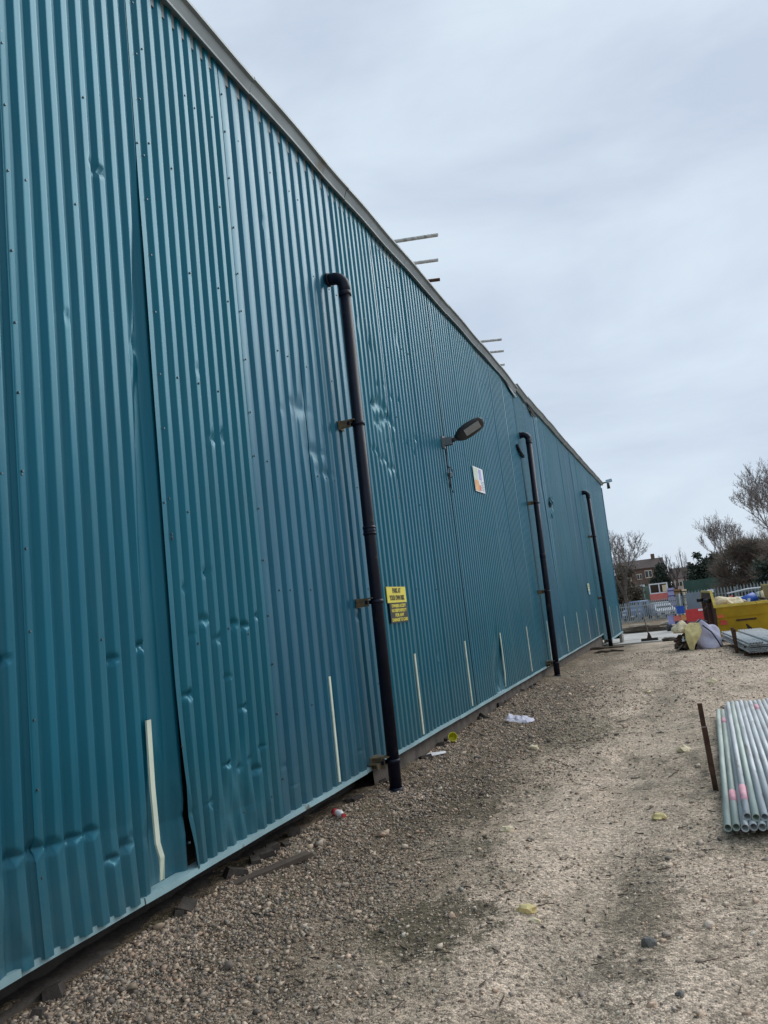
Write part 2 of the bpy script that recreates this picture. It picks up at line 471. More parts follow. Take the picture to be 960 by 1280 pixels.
class MB:
    def __init__(s):
        s.v, s.f, s.sm = [], [], []

    def add(s, vs_, fs, smooth=False):
        o = len(s.v)
        s.v += [tuple(a) for a in vs_]
        s.f += [tuple(i + o for i in q) for q in fs]
        s.sm += [smooth] * len(fs)
        return s

    def box(s, c, d, rot=None, taper=1.0, bev=0.0):
        x, y, z = d[0] / 2, d[1] / 2, d[2] / 2
        k = taper
        P = [(-x, -y, -z), (x, -y, -z), (x, y, -z), (-x, y, -z), (-x * k, -y * k, z), (x * k, -y * k, z), (x * k, y * k, z), (-x * k, y * k, z)]
        m = Euler(rot).to_matrix() if rot else None
        P = [(m @ Vector(p) if m else Vector(p)) + Vector(c) for p in P]
        return s.add(P, [(0, 3, 2, 1), (4, 5, 6, 7), (0, 1, 5, 4), (1, 2, 6, 5), (2, 3, 7, 6), (3, 0, 4, 7)])

    def cyl(s, a, b, r, r2=None, n=12, cap=True, smooth=True):
        return s.path([a, b], [r, r if r2 is None else r2], n, cap, smooth)

    def path(s, pts, rad, n=10, cap=True, smooth=True):
        pts = [Vector(p) for p in pts]
        if not isinstance(rad, (list, tuple)):
            rad = [rad] * len(pts)
        vs_, fs = [], []
        prev = None
        for i, p in enumerate(pts):
            d = (pts[min(i + 1, len(pts) - 1)] - pts[max(i - 1, 0)]).normalized()
            if prev is None:
                q = Vector((0, 0, 1)) if abs(d.z) < 0.9 else Vector((1, 0, 0))
            else:
                q = prev
            a = (q - d * q.dot(d)).normalized()
            prev = a
            b = d.cross(a)
            for j in range(n):
                t = 2 * math.pi * j / n
                vs_.append(p + (a * math.cos(t) + b * math.sin(t)) * rad[i])
        for i in range(len(pts) - 1):
            for j in range(n):
                j2 = (j + 1) % n
                fs.append((i * n + j, i * n + j2, (i + 1) * n + j2, (i + 1) * n + j))
        s.add(vs_, fs, smooth)
        if cap:
            o = len(s.v) - len(vs_)
            e = len(pts) - 1
            s.f += [tuple(o + j for j in reversed(range(n))), tuple(o + e * n + j for j in range(n))]
            s.sm += [False, False]
        return s

    def ring_tube(s, a, b, r, ri, n=14):
        """hollow tube: outer skin, inner skin and annular ends"""
        a, b = Vector(a), Vector(b)
        d = (b - a).normalized()
        q = Vector((0, 0, 1)) if abs(d.z) < 0.9 else Vector((1, 0, 0))
        e1 = (q - d * q.dot(d)).normalized()
        e2 = d.cross(e1)
        vs_ = []
        for p, rr in ((a, r), (b, r), (b, ri), (a, ri)):
            for j in range(n):
                t = 2 * math.pi * j / n
                vs_.append(p + (e1 * math.cos(t) + e2 * math.sin(t)) * rr)
        o = len(s.v)
        s.v += [tuple(v_) for v_ in vs_]
        for k_ in range(4):
            k2 = (k_ + 1) % 4
            for j in range(n):
                j2 = (j + 1) % n
                s.f.append((o + k_ * n + j, o + k_ * n + j2, o + k2 * n + j2, o + k2 * n + j))
                s.sm.append(k_ in (0, 2))
        return s

    def prism(s, poly, axis, a, b):
        """poly: list of 2D points; extruded along axis ('x','y','z') from a to b"""
        def P(u, v_, t):
            return {'x': (t, u, v_), 'y': (u, t, v_), 'z': (u, v_, t)}[axis]
        n = len(poly)
        vs_ = [P(u, v_, a) for u, v_ in poly] + [P(u, v_, b) for u, v_ in poly]
        fs = [tuple(range(n)), tuple(reversed(range(n, 2 * n)))]
        for i in range(n):
            j = (i + 1) % n
            fs.append((i, i + n, j + n, j))
        return s.add(vs_, fs)

    def mesh(s, name, fixn=True):
        me = bpy.data.meshes.new(name)
        me.from_pydata(s.v, [], s.f)
        me.polygons.foreach_set('use_smooth', s.sm)
        if fixn:
            import bmesh
            bm = bmesh.new()
            bm.from_mesh(me)
            bmesh.ops.recalc_face_normals(bm, faces=bm.faces)
            bm.to_mesh(me)
            bm.free()
        me.update()
        return me

    def build(s, name, m, parent=None, loc=None, rot=None):
        return link(name, s.mesh(name), m, parent, loc, rot)


def vnoise(x, y, seed=0):
    """smooth value noise on arrays"""
    xi, yi = np.floor(x).astype(np.int64), np.floor(y).astype(np.int64)
    xf, yf = x - xi, y - yi
    u, v_ = xf * xf * (3 - 2 * xf), yf * yf * (3 - 2 * yf)

    def h(a, b):
        n = (a * 374761393 + b * 668265263 + seed * 982451653) & 0x7fffffff
        n = ((n ^ (n >> 13)) * 1274126177) & 0x7fffffff
        return ((n ^ (n >> 16)) & 0xffff) / 65535.0 * 2 - 1
    return (h(xi, yi) * (1 - u) + h(xi + 1, yi) * u) * (1 - v_) + (h(xi, yi + 1) * (1 - u) + h(xi + 1, yi + 1) * u) * v_


def fbm(x, y, seed=0, octv=4):
    s, a = 0, 1.0
    for i in range(octv):
        s = s + a * vnoise(x * 2 ** i, y * 2 ** i, seed + i)
        a *= 0.5
    return s


def gz(x, y):
    x, y = np.asarray(x, float), np.asarray(y, float)
    b = np.interp(y, [0, 17, 21, 24, 28, 34, 46, 60, 76, 400], [0, 0, -0.03, -0.10, -0.25, -0.52, -0.75, -1.0, -1.2, -1.2])
    bank = 0.11 * np.exp(-(np.clip(x, -1, 99) / 0.42) ** 2) * np.clip((27 - y) / 4, 0, 1)
    return b + bank


def g(x, y):
    return float(gz(x, y))


# ------------------------------------------------------------------ ground
def lines(segs):
    o = []
    for a, b, st in segs:
        n = max(1, int(round((b - a) / st)))
        o += [a + (b - a) * i / n for i in range(n)]
    return np.array(o + [segs[-1][1]])


gx = lines([(-300, -60, 60), (-60, -6, 6), (-6, -0.6, 0.6), (-0.6, 4.4, 0.025), (4.4, 8, 0.15), (8, 20, 1), (20, 60, 8), (60, 400, 68)])
gy = lines([(-120, -20, 20), (-20, -2, 2), (-2, 1.6, 0.3), (1.6, 8.0, 0.025), (8, 14, 0.06), (14, 34, 0.2), (34, 80, 1), (80, 200, 10), (200, 900, 100)])
GX, GY = np.meshgrid(gx, gy, indexing='ij')
GZ = gz(GX, GY)
fade = np.clip((20 - GY) / 8, 0.12, 1) * (GY < 36)
rough_x = np.clip(1.5 - GX, 0.4, 1.2)
bump = 0.022 * fbm(GX * 1.4, GY * 1.0, 3, 3) + 0.010 * rough_x * fbm(GX * 7, GY * 7, 11, 3) + 0.0045 * fbm(GX * 24, GY * 24, 23, 2)
rut = -0.03 * np.exp(-((GX - 2.2 - 0.1 * np.sin(GY * 0.7)) / 0.22) ** 2) + 0.015 * np.exp(-((GX - 1.75) / 0.3) ** 2)
GZ = GZ + fade * (bump + rut * (GY < 14))
nx, ny = GX.shape
idx = np.arange(nx * ny).reshape(nx, ny)
F = np.stack([idx[:-1, :-1], idx[1:, :-1], idx[1:, 1:], idx[:-1, 1:]], -1).reshape(-1, 4)
ground = link('ground', np_mesh('ground', np.stack([GX, GY, GZ], -1).reshape(-1, 3), F, True), M['ground'])
tag(ground, kind='structure')


def gsurf(x, y):
    """height of the built ground sheet (bilinear)"""
    i = np.clip(np.searchsorted(gx, x) - 1, 0, nx - 2)
    j = np.clip(np.searchsorted(gy, y) - 1, 0, ny - 2)
    a = (x - gx[i]) / (gx[i + 1] - gx[i])
    b = (y - gy[j]) / (gy[j + 1] - gy[j])
    return (GZ[i, j] * (1 - a) + GZ[i + 1, j] * a) * (1 - b) + (GZ[i, j + 1] * (1 - a) + GZ[i + 1, j + 1] * a) * b


def gs(x, y):
    return float(gsurf(np.array([x]), np.array([y]))[0])


# concrete hardstanding beyond the end of the building, cast in bays
yard = empty('concrete_yard')
tag(yard, kind='structure')
bx = [-14, -9.5, -5, -0.6, 3.9, 8.4, 13]
by = [30.3, 35.2, 39.4, 45.5]
for i in range(len(bx) - 1):
    for j in range(len(by) - 1):
        x0, x1, y0, y1 = bx[i] + .02, bx[i + 1] - .02, by[j] + .03, by[j + 1] - .03
        if x1 < 0.3 and y0 < 34.4:
            continue
        mb = MB()
        o = 0.05 + random.uniform(-.008, .008)
        n = 6
        top, bot = [], []
        for a in range(n + 1):
            yy = y0 + (y1 - y0) * a / n
            for xx in (x0, x1):
                jit = (0.10 * math.sin(xx * 5.1 + 1) if (j == 0 and a == 0) else 0)
                top.append((xx, yy + jit, g(5, yy) + o))
        fs = [(2 * a, 2 * a + 1, 2 * a + 3, 2 * a + 2) for a in range(n)]
        mb.add(top, fs)
        bt = [(p[0], p[1], p[2] - 0.3) for p in top]
        loop_ = [0, 1] + [2 * a + 1 for a in range(1, n + 1)] + [2 * a for a in range(n, 0, -1)]
        mb.add(top + bt, [(loop_[q], loop_[(q + 1) % len(loop_)], loop_[(q + 1) % len(loop_)] + len(top), loop_[q] + len(top)) for q in range(len(loop_))])
        mb.build('concrete_slab', M['conc'], yard)


# ------------------------------------------------------------------ gravel and litter (uncountable)
def chip():
    v = np.array([(-1, -1, -1), (1, -1, -1), (1, 1, -1), (-1, 1, -1), (-1, -1, 1), (1, -1, 1), (1, 1, 1), (-1, 1, 1)], float) * .72
    f = np.array([(0, 2, 1), (0, 3, 2), (4, 5, 6), (4, 6, 7), (0, 1, 5), (0, 5, 4), (1, 2, 6), (1, 6, 5), (2, 3, 7), (2, 7, 6), (3, 0, 4), (3, 4, 7)])
    return v, f


def scatter(name, xs, ys, sz, cols, sink=0.35):
    V, Fi = chip()
    n = len(xs)
    v = V[None] * rng.uniform(0.5, 1.35, (n, 8, 1)) + rng.normal(0, .2, (n, 8, 3))
    ax = np.stack([rng.uniform(0.75, 1.35, n), rng.uniform(0.75, 1.35, n), rng.uniform(0.45, 0.9, n)], -1)
    v = v * (ax * sz[:, None])[:, None, :]
    a = rng.uniform(0, 6.28, n)
    b = rng.normal(0, 0.35, n)
    ca, sa, cb, sb = np.cos(a), np.sin(a), np.cos(b), np.sin(b)
    y = v[..., 1] * cb[:, None] - v[..., 2] * sb[:, None]
    z = v[..., 1] * sb[:, None] + v[..., 2] * cb[:, None]
    x = v[..., 0]
    x2 = x * ca[:, None] - y * sa[:, None]
    y2 = x * sa[:, None] + y * ca[:, None]
    P = np.stack([x2 + xs[:, None], y2 + ys[:, None], z + (gsurf(xs, ys) + sz * sink)[:, None]], -1).reshape(-1, 3)
    f = (Fi[None] + (np.arange(n) * 8)[:, None, None]).reshape(-1, 3)
    me = np_mesh(name, P, f)
    c = np.repeat(np.concatenate([cols, np.ones((n, 1))], 1), 8, 0).astype(np.float32)
    at = me.color_attributes.new('stone_colour', 'FLOAT_COLOR', 'POINT')
    at.data.foreach_set('color', c.ravel())
    return tag(link(name, me, M['stone']), kind='stuff')


def lim(c, top):
    return c / np.maximum(1, c.max(1, keepdims=True) / top)


def stone_cols(n, dark=0.0):
    pal = np.array([(0.36, 0.33, 0.28), (0.28, 0.255, 0.22), (0.20, 0.185, 0.165), (0.42, 0.37, 0.30), (0.30, 0.24, 0.19), (0.15, 0.14, 0.13), (0.52, 0.49, 0.44), (0.33, 0.27, 0.22), (0.24, 0.25, 0.23)])
    pr = np.array([.13, .17, .17, .09, .10, .18, .04, .06, .05])
    c = pal[rng.choice(len(pal), n, p=pr / pr.sum())] * rng.uniform(.6, 1.45, (n, 1)) * np.array([[1.16, 1.0, .86]])
    return lim(c * (1 - dark), .50)


# dense gravel in the strip along the wall
n = 105000
ys = 2.0 + 13 * rng.power(0.62, n) ** 1.0
xs = np.abs(rng.normal(0.0, 0.66, n)) + 0.0
xs = np.clip(xs * (1 + .45 * fbm(xs * 0 + 3.3, ys * 1.3, 55, 3)), 0.0, 6)
keep = fbm(xs * 2.9, ys * 2.0, 71, 4) > rng.uniform(-1.3, 0.35, n) - 0.25 * (ys < 4)
xs, ys = xs[keep], ys[keep]
sz = np.clip(rng.lognormal(-5.5, 0.45, len(xs)), 0.002, 0.0145) * (1 + ys * 0.03) * np.where(rng.uniform(0, 1, len(xs)) < .02, rng.uniform(1.6, 2.6, len(xs)), 1)
scatter('wall_gravel', xs, ys, sz, stone_cols(len(xs), 0.0))
# loose stones pressed into the track
n = 70000
ys = 2.0 + 20 * rng.power(0.6, n)
xs = rng.uniform(0.3, 6.0, n)
d = fbm(xs * 1.1, ys * 0.8, 31, 3)
keep = rng.uniform(-1.0, 1.0, n) < d + 0.1
xs, ys = xs[keep], ys[keep]
sz = np.clip(rng.lognormal(-5.6, 0.5, len(xs)), 0.002, 0.017) * (1 + ys * 0.05)
scatter('track_stones', xs, ys, sz, lim(stone_cols(len(xs)) * 1.5 + .05, .66), 0.3)
# twigs, leaf scraps and bark crumbs
mb = MB()
for i in range(1100):
    y = 2.2 + 12 * random.random() ** 1.6
    x = abs(random.gauss(0, 0.9)) + 0.04 if i % 3 else random.uniform(0.5, 5)
    a, l = random.uniform(0, 3.14), random.uniform(0.015, 0.07) * (1 + y * 0.04)
    if i % 60 == 0:
        l *= 2.6
    dx, dy = math.cos(a) * l / 2, math.sin(a) * l / 2
    r = random.uniform(0.0015, 0.004) * (1 + y * 0.05)
    h = gs(x, y) + r
    mb.path([(x - dx, y - dy, h + random.uniform(0, .008)), (x, y + random.uniform(-.006, .006), h + .004), (x + dx, y + dy, h + random.uniform(0, .01))], [r, r, r * .5], 3, False, False)
tag(mb.build('twig_litter', M['twiglit']), kind='stuff')

# ------------------------------------------------------------------ warehouse
WH = empty('warehouse', (0, 0, 0), 0, 'long teal corrugated metal warehouse running down the left side of the yard', 'warehouse')
DEP = 0.031
PROF_A = [(0.0, .05), (.035, 0), (.26, 0), (.30, .05), (.43, .95), (.465, 1), (.55, 1), (.65, 1), (.75, 1), (.83, 1), (.865, .95)]
PROF_C = [(0.0, .05), (.03, 0), (.22, 0), (.25, .05), (.33, .95), (.355, 1), (.89, 1), (.915, .95)]

dents = []     # y, z, amplitude, sy, sz
rd = random.Random(5)
for y, z in ((2.61, .76), (2.73, .76), (2.84, .745), (2.96, .74), (3.08, .735), (3.21, .57), (3.31, .60), (2.60, 1.61), (2.50, 1.60), (3.31, 1.55), (3.55, 1.60), (3.94, 1.28), (4.22, 2.02), (3.98, 1.92), (4.30, .80), (4.44, .75), (4.56, .78), (4.70, .83), (4.62, .70), (4.36, 1.34), (4.54, 1.12), (4.08, .62), (4.78, 1.72), (4.5, 1.68), (4.62, 1.66), (4.32, 1.60), (4.16, 1.72), (4.55, 3.0), (4.42, 2.95), (2.55, 3.0), (2.62, 2.97), (3.4, 4.45), (3.45, 4.42)):
    dents.append((y, z, rd.uniform(.022, .036), rd.uniform(.024, .036), rd.uniform(.012, .022)))
for i in range(34):
    dents.append((rd.uniform(7.3, 9.2), rd.uniform(.6, 5.2), rd.uniform(.008, .02), .03, .02))
for i in range(14):
    dents.append((rd.uniform(2.5, 6.8), rd.choice((.5, .62, 1.6, 2.1, 3.4, 5.0)) + rd.uniform(-.05, .05), rd.uniform(.006, .012), .03, .018))
for y, z in ((7.62, 3.92), (7.78, 3.97), (7.95, 3.95), (8.06, 3.84), (7.86, 3.80), (7.70, 3.74)):
    dents.append((y, z, rd.uniform(.024, .04), .06, .05))
for i in range(7):
    dents.append((7.45 + i * .11, 3.38 - .035 * i + (0.05 if i % 2 else 0), .018, .05, .022))
for i in range(5):
    dents.append((7.4 + i * .1, 4.72 - .03 * i, .016, .04, .025))
for y, z, a, sy, s2 in ((11.75, .62, .06, .28, .22), (11.6, .42, .05, .12, .10), (11.9, .75, .05, .12, .3), (18.0, .62, .05, .3, .25), (19.1, 3.98, .06, .18, .14), (19.5, 4.0, .05, .12, .1), (18.9, 3.7, .04, .12, .1), (18.3, 4.3, .03, .3, .5), (5.80, 3.48, .02, .12, .05), (6.05, 3.12, .02, .10, .04), (6.2, 2.95, .015, .1, .03), (3.70, 3.42, .02, .06, .04), (3.68, 3.30, -.012, .05, .08), (3.66, .60, .035, .12, .2), (2.55, .35, .03, .06, .12), (4.4, .5, .02, .2, .2), (4.62, .45, -.015, .1, .2), (7.02, .62, .01, .05, .1)):
    dents.append((y, z, a, sy, s2))

yc_z = [0.3, .46, 1.2, 2.08, 3.44, 4.64, 5.2]
yc_y = [3.47, 3.48, 3.53, 3.55, 3.63, 3.73, 3.78]


def sheet(y0, y1, pitch, prof, z0, z1, dz, off, m, phase=0.0, kind='', yend=None, zz=None):
    ks = np.array([p[0] for p in prof])
    hs = np.array([p[1] for p in prof])
    nr = int(math.ceil((y1 - y0) / pitch)) + 1
    Yl = np.concatenate([y0 + (i + ks - phase) * pitch for i in range(nr)])
    Hl = np.concatenate([hs for i in range(nr)])
    k = (Yl >= y0 - 1e-6) & (Yl <= y1 + 1e-6)
    Yl, Hl = Yl[k], Hl[k]
    Zl = zz if zz is not None else np.linspace(z0, z1, int((z1 - z0) / dz) + 1)
    Y, Z = np.meshgrid(Yl, Zl, indexing='ij')
    H = np.repeat(Hl[:, None], len(Zl), 1)
    flat = np.zeros_like(Y)
    push = np.zeros_like(Y)
    dy = np.zeros_like(Y)
    if kind == 'A':
        yc = np.interp(Z, yc_z, yc_y)
        k = np.clip((Y - yc) / 0.05, 0, 1) * np.clip((4.75 - Z) / 0.9, 0, 1)
        flat = k * 1.0
        push += -0.045 * k * np.clip((Y - yc - .03) / .05, 0, 1) * np.clip((3.815 - Y) / .05, 0, 1)
        low = np.clip((1.6 - Z) / 1.3, 0, 1) ** 1.7
        push += -0.012 * low * np.clip((Y - 3.6) / 0.2, 0, 1)
    if kind == 'B':
        low = np.clip((1.55 - Z) / 1.25, 0, 1) ** 1.9
        e = np.exp(-np.clip(Y - 3.8, 0, 9) / 0.12)
        dy += 0.085 * low * e
        push += 0.008 * low * e
        e2 = np.exp(-((Y - 4.42) / .25) ** 2 - ((Z - .55) / .3) ** 2)
        flat += .55 * e2
        push += .012 * e2 * np.sin(Y * 38 + Z * 9)
    if kind == 'C':
        e = np.exp(-((Y - 5.92) / .2) ** 2 - ((Z - 3.35) / .42) ** 2)
        flat += 0.9 * e
        push += -.004 * e
    if kind == 'D':
        e = np.exp(-((Y - 7.85) / .3) ** 2 - ((Z - 3.72) / .45) ** 2)
        flat += 0.5 * e
        push += -.012 * e
        e = np.exp(-((Y - 11.72) / .3) ** 2 - ((Z - .6) / .45) ** 2)
        flat += .9 * e
    if kind == 'E':
        e = np.clip((3.6 - np.abs(Z - 4.6)) / 1.5, 0, 1) * np.exp(-((Y - 18.6) / .5) ** 2)
        flat += .6 * e
        push += -.012 * e * np.sin(Y * 11)
    if y0 < 3.5:
        push += np.clip(.72 + .02 * np.sin(Y * 9) - Z, 0, 1) * .07 * np.clip((3.45 - Y) / .1, 0, 1)
    push += 0.0035 * fbm(Y * 1.1 + off * 900, Z * .55, 17, 3)
    dy += 0.0022 * fbm(Y * 2.0, Z * .8, 29, 2)
    for (a, b, amp, sy, s2) in dents:
        if a < y0 - .5 or a > y1 + .5:
            continue
        if sy > .13:
            q = np.exp(-((Y - a) / sy) ** 2) * np.exp(-np.abs(Z - b) / s2)
        else:
            q = np.clip(1.25 - np.abs(Y - a) / (sy * 1.5) - np.abs(Z - b) / (s2 * 1.9), 0, 1)
        push -= amp * q * (0.45 + 0.55 * H)
        dy += amp * 0.5 * q * np.sign(a - Y) * 0.3
    X = off + DEP * H * (1 - np.clip(flat, 0, 1)) + DEP * .45 * np.clip(flat, 0, 1) + push
    Yo = Y + dy
    if yend is not None:
        Yo = Yo + np.clip((Y - yend) / 2.0, 0, 1) * (0.095 * Z - 0.25)
    na, nb = Y.shape
    ii = np.arange(na * nb).reshape(na, nb)
    f = np.stack([ii[:-1, :-1], ii[1:, :-1], ii[1:, 1:], ii[:-1, 1:]], -1).reshape(-1, 4)
    me = np_mesh('cladding_sheet', np.stack([X, Yo, Z], -1).reshape(-1, 3), f, True)
    return link('cladding_sheet', me, m, WH)


ZT = 6.19
zA = np.concatenate([np.arange(.30, 1.0, .009), np.arange(1.0, 1.9, .014), np.arange(1.9, 4.6, .03), np.linspace(4.6, ZT, 24)])
PA, PC, PD = 0.118, 0.174, 0.122
sheet(-8.0, -3.03, PA, PROF_A, .3, ZT, .6, 0.001, M['teal'])
sheet(-3.1, 0.62, PA, PROF_A, .3, ZT, .4, 0.003, M['teal'])
sheet(0.56, 1.72, PA, PROF_A, .3, ZT, .2, 0.0, M['teal'])
sheet(1.66, 2.78, PA, PROF_A, .3, ZT, .05, 0.005, M['teal_dull'], .3, '', None, zA)
sheet(2.72, 3.84, PA, PROF_A, .3, ZT, .02, 0.0, M['teal'], .35, 'A', None, zA)
sheet(3.80, 4.96, PA, PROF_A, .3, ZT, .02, 0.007, M['teal_old'], .45, 'B', None, zA)
sheet(4.92, 5.98, PC, PROF_C, .3, ZT, .02, 0.001, M['teal_blue'], .3, 'C', None, zA)
sheet(5.94, 7.03, PC, PROF_C, .3, ZT, .02, 0.004, M['teal_blue'], .16, 'C', None, zA)
zD = np.concatenate([np.arange(.30, 1.2, .06), np.arange(1.2, 3.2, .12), np.arange(3.2, 4.3, .03), np.linspace(4.3, ZT, 18)])
edges = [7.0, 8.08, 9.15, 10.25, 11.3, 12.8, 13.9, 14.95]
for i in range(len(edges) - 1):
    sheet(edges[i], edges[i + 1] + .05, PD, PROF_A, .3, ZT, .05, (.004, -.001, .006, .001)[i % 4], M[('teal_old', 'teal', 'teal_dull', 'teal')[i % 4]], (.2, .55, .3, .7)[i % 4], 'D', None, zD)
edges = [14.95, 16.0, 17.05, 18.5, 19.6, 20.8, 22, 23.2, 24.4, 25.6, 26.75]
zE = np.concatenate([np.arange(.30, 1.2, .1), np.arange(1.2, 3.4, .25), np.arange(3.4, 4.6, .06), np.linspace(4.6, ZT, 10)])
for i in range(len(edges) - 1):
    sheet(edges[i], edges[i + 1] + .05, PD, PROF_A, .3, ZT, .1, (.002, .009, -.002, .006, .0)[i % 5], M[('teal', 'teal_dull', 'teal_blue', 'teal', 'teal_old')[i % 5]], (.1, .5, .3)[i % 3], 'E', None, zE)
zF = np.linspace(-.02, ZT + .1, 22)
for a, b, o in ((26.82, 28.4, .004), (28.35, 30.2, .0), (30.15, 32.1, .005), (32.05, 34.03, .001)):
    sheet(a, b, PD, PROF_A, 0, ZT, .3, o, M['teal'], .2, '', 32.0 if a > 32 else None, zF)

# shell behind the cladding: dark backing, roof, far and near end walls
MB().box((-.10, 13.0, 3.3), (.06, 42, 5.96)).build('interior_shade_sheet', M['dark'], WH)  # near-black backing paints the interior shade behind the open joint
MB().prism([(0.02, 6.17), (-9, 7.2), (-18, 6.17), (-18, 6.05), (-9, 7.08), (0.02, 6.05)], 'y', -8, 34.1).build('roof', M['roofsheet'], WH)
MB().prism([(-.0, -.3), (-.0, 6.04), (-9, 7.07), (-17.9, 6.04), (-17.9, -.3)], 'y', 33.80, 33.95).build('end_wall', M['teal'], WH)
MB().prism([(-.0, -.3), (-.0, 6.04), (-9, 7.07), (-17.9, 6.04), (-17.9, -.3)], 'y', -7.95, -7.8).build('end_wall', M['teal'], WH)
MB().box((-17.95, 13, 3), (.1, 41.6, 6)).build('rear_wall', M['teal'], WH)
mb = MB()
mb.prism([(.045, 33.86), (.045, 34.02), (-.06, 34.02), (-.06, 33.86)], 'z', -.02, .02)
mb.add([(.048, 33.80, -.03), (.048, 33.90, -.03), (-.08, 33.97, -.03), (-.08, 33.80, -.03), (.048, 34.38, 6.15), (.048, 34.46, 6.15), (-.08, 34.53, 6.15), (-.08, 34.38, 6.15)], [(0, 1, 5, 4), (1, 2, 6, 5), (2, 3, 7, 6), (3, 0, 4, 7), (4, 5, 6, 7), (3, 2, 1, 0)])
mb.build('corner_trim', M['teal_blue'], WH)
MB().box((-.02, 34.25, -.05), (.07, .06, 1.1)).build('corner_post', M['white'], WH)

# base flashing in lapped lengths
fl = [-8, -5, -2.2, .45, 2.62, 3.42, 6.4, 9.35, 12.2, 15.3, 18.2, 21.2, 24.2, 26.7]
for i in range(len(fl) - 1):
    a, b = fl[i], fl[i + 1] + (.0)
    o = (0.0, .004)[i % 2]
    sag = random.uniform(-.006, .006)
    P = [(-.03, .318), (.041 + o, .311), (.045 + o, .279), (.040 + o, .279), (.036 + o, .304), (-.03, .311)]
    m_ = 60
    mb = MB()
    rings = []
    for k in range(m_ + 1):
        y = a + (b - .006 - a) * k / m_
        w_ = .002 * math.sin(y * 3.1) + .001 * math.sin(y * 9.7) + sag * .5
        rings.append([(px + w_ * .7 * (px > 0), y, pz + w_) for px, pz in P])
    n6 = len(P)
    vs_ = [p for r_ in rings for p in r_]
    fs = [(k * n6 + q, k * n6 + (q + 1) % n6, (k + 1) * n6 + (q + 1) % n6, (k + 1) * n6 + q) for k in range(m_) for q in range(n6)]
    fs += [tuple(range(n6)), tuple(m_ * n6 + q for q in reversed(range(n6)))]
    mb.add(vs_, fs)
    mb.build('base_flashing', M['flash'], WH)
P = [(-.03, -.005), (.075, -.015), (.077, -.055), (.070, -.055), (.068, -.022), (-.03, -.012)]
MB().prism(P, 'y', 26.85, 33.85).build('base_flashing', M['flash'], WH)

# plinth under the flashing: recessed rough upstand and a broken footing ledge
def rough_box(x0, x1, y0, y1, zt, zb, ny_, amp, seed):
    ys_ = np.linspace(y0, y1, ny_)
    prof = [(x0, zt), (x1 * .5 + x0 * .5, zt), (x1, zt), (x1 + .01, (zt * .6 + zb * .4)), (x1 + .015, zb)]
    v = []
    for k, (px, pz) in enumerate(prof):
        nzv = fbm(ys_ * 2.2 + k * 5.3, ys_ * 0 + k * 1.7, seed, 4)
        nz2 = fbm(ys_ * 2.6 + k * 9.1, ys_ * 0 + k * 3.1, seed + 9, 4)
        gzz = np.where(ys_ > 0, gz(ys_ * 0 + 5, ys_), 0)
        v.append(np.stack([px + amp * nzv * (k > 0), ys_, pz + amp * .7 * nz2 * (k > 0) + gzz * (pz < .2)], -1))
    v = np.concatenate(v)
    f = []
    for k in range(len(prof) - 1):
        for i_ in range(ny_ - 1):
            f.append((k * ny_ + i_, k * ny_ + i_ + 1, (k + 1) * ny_ + i_ + 1, (k + 1) * ny_ + i_))
    return np_mesh('plinth', v, np.array(f))


link('plinth', rough_box(-.42, -.26, -8, 6.75, .30, -.4, 500, .02, 3), M['plinth'], WH)
link('plinth', rough_box(-.30, -.035, 6.7, 26.8, .285, -.4, 700, .012, 7), M['plinth_b'], WH)
link('footing', rough_box(-.36, -.045, -8, 26.7, .105, -.4, 1100, .035, 41), M['plinth'], WH)
link('plinth', rough_box(-.14, .015, 26.85, 33.9, -.01, -.5, 120, .02, 13), M['plinth'], WH)
MB().box((.0, 33.5, -.4), (.11, .8, .72)).build('end_plinth_block', M['plinth_grey'], WH)
rk = random.Random(31)
for k in range(26):
    y = rk.uniform(2.2, 15)
    mb = MB()
    s_ = rk.uniform(.03, .075)
    mb.box((0, 0, 0), (s_ * 1.5, s_ * 2.2, s_), (rk.uniform(-.4, .4), rk.uniform(-.4, .4), rk.uniform(-1, 1)), .8)
    o_ = mb.build('broken_footing_lump', M['plinth'], WH, (rk.uniform(-.04, .06), y, gs(.03, y) + .01))

# eaves gutter: lengths with joints, the far lengths sagging and torn
def gutter_len(y0, y1, dzl=0.0, dzr=0.0, P=None):
    P = P or [(-.02, 6.185), (.070, 6.135), (.082, 6.135), (.084, 6.152), (.078, 6.156), (.112, 6.235), (.142, 6.245), (.138, 6.275), (.06, 6.285), (-.03, 6.27)]
    k = 8
    vs_, fs = [], []
    for q in range(k + 1):
        t = q / k
        y = y0 + (y1 - y0) * t
        z = dzl + (dzr - dzl) * t + .004 * math.sin(y * 4.3)
        x = .004 * math.sin(y * 3.3 + 1)
        vs_ += [(px + x, y, pz + z) for px, pz in P]
    m_ = len(P)
    fs = [(q * m_ + i, q * m_ + (i + 1) % m_, (q + 1) * m_ + (i + 1) % m_, (q + 1) * m_ + i) for q in range(k) for i in range(m_)]
    fs += [tuple(range(m_)), tuple(k * m_ + i for i in reversed(range(m_)))]
    return MB().add(vs_, fs).build('gutter_section', M['gutter'], WH)


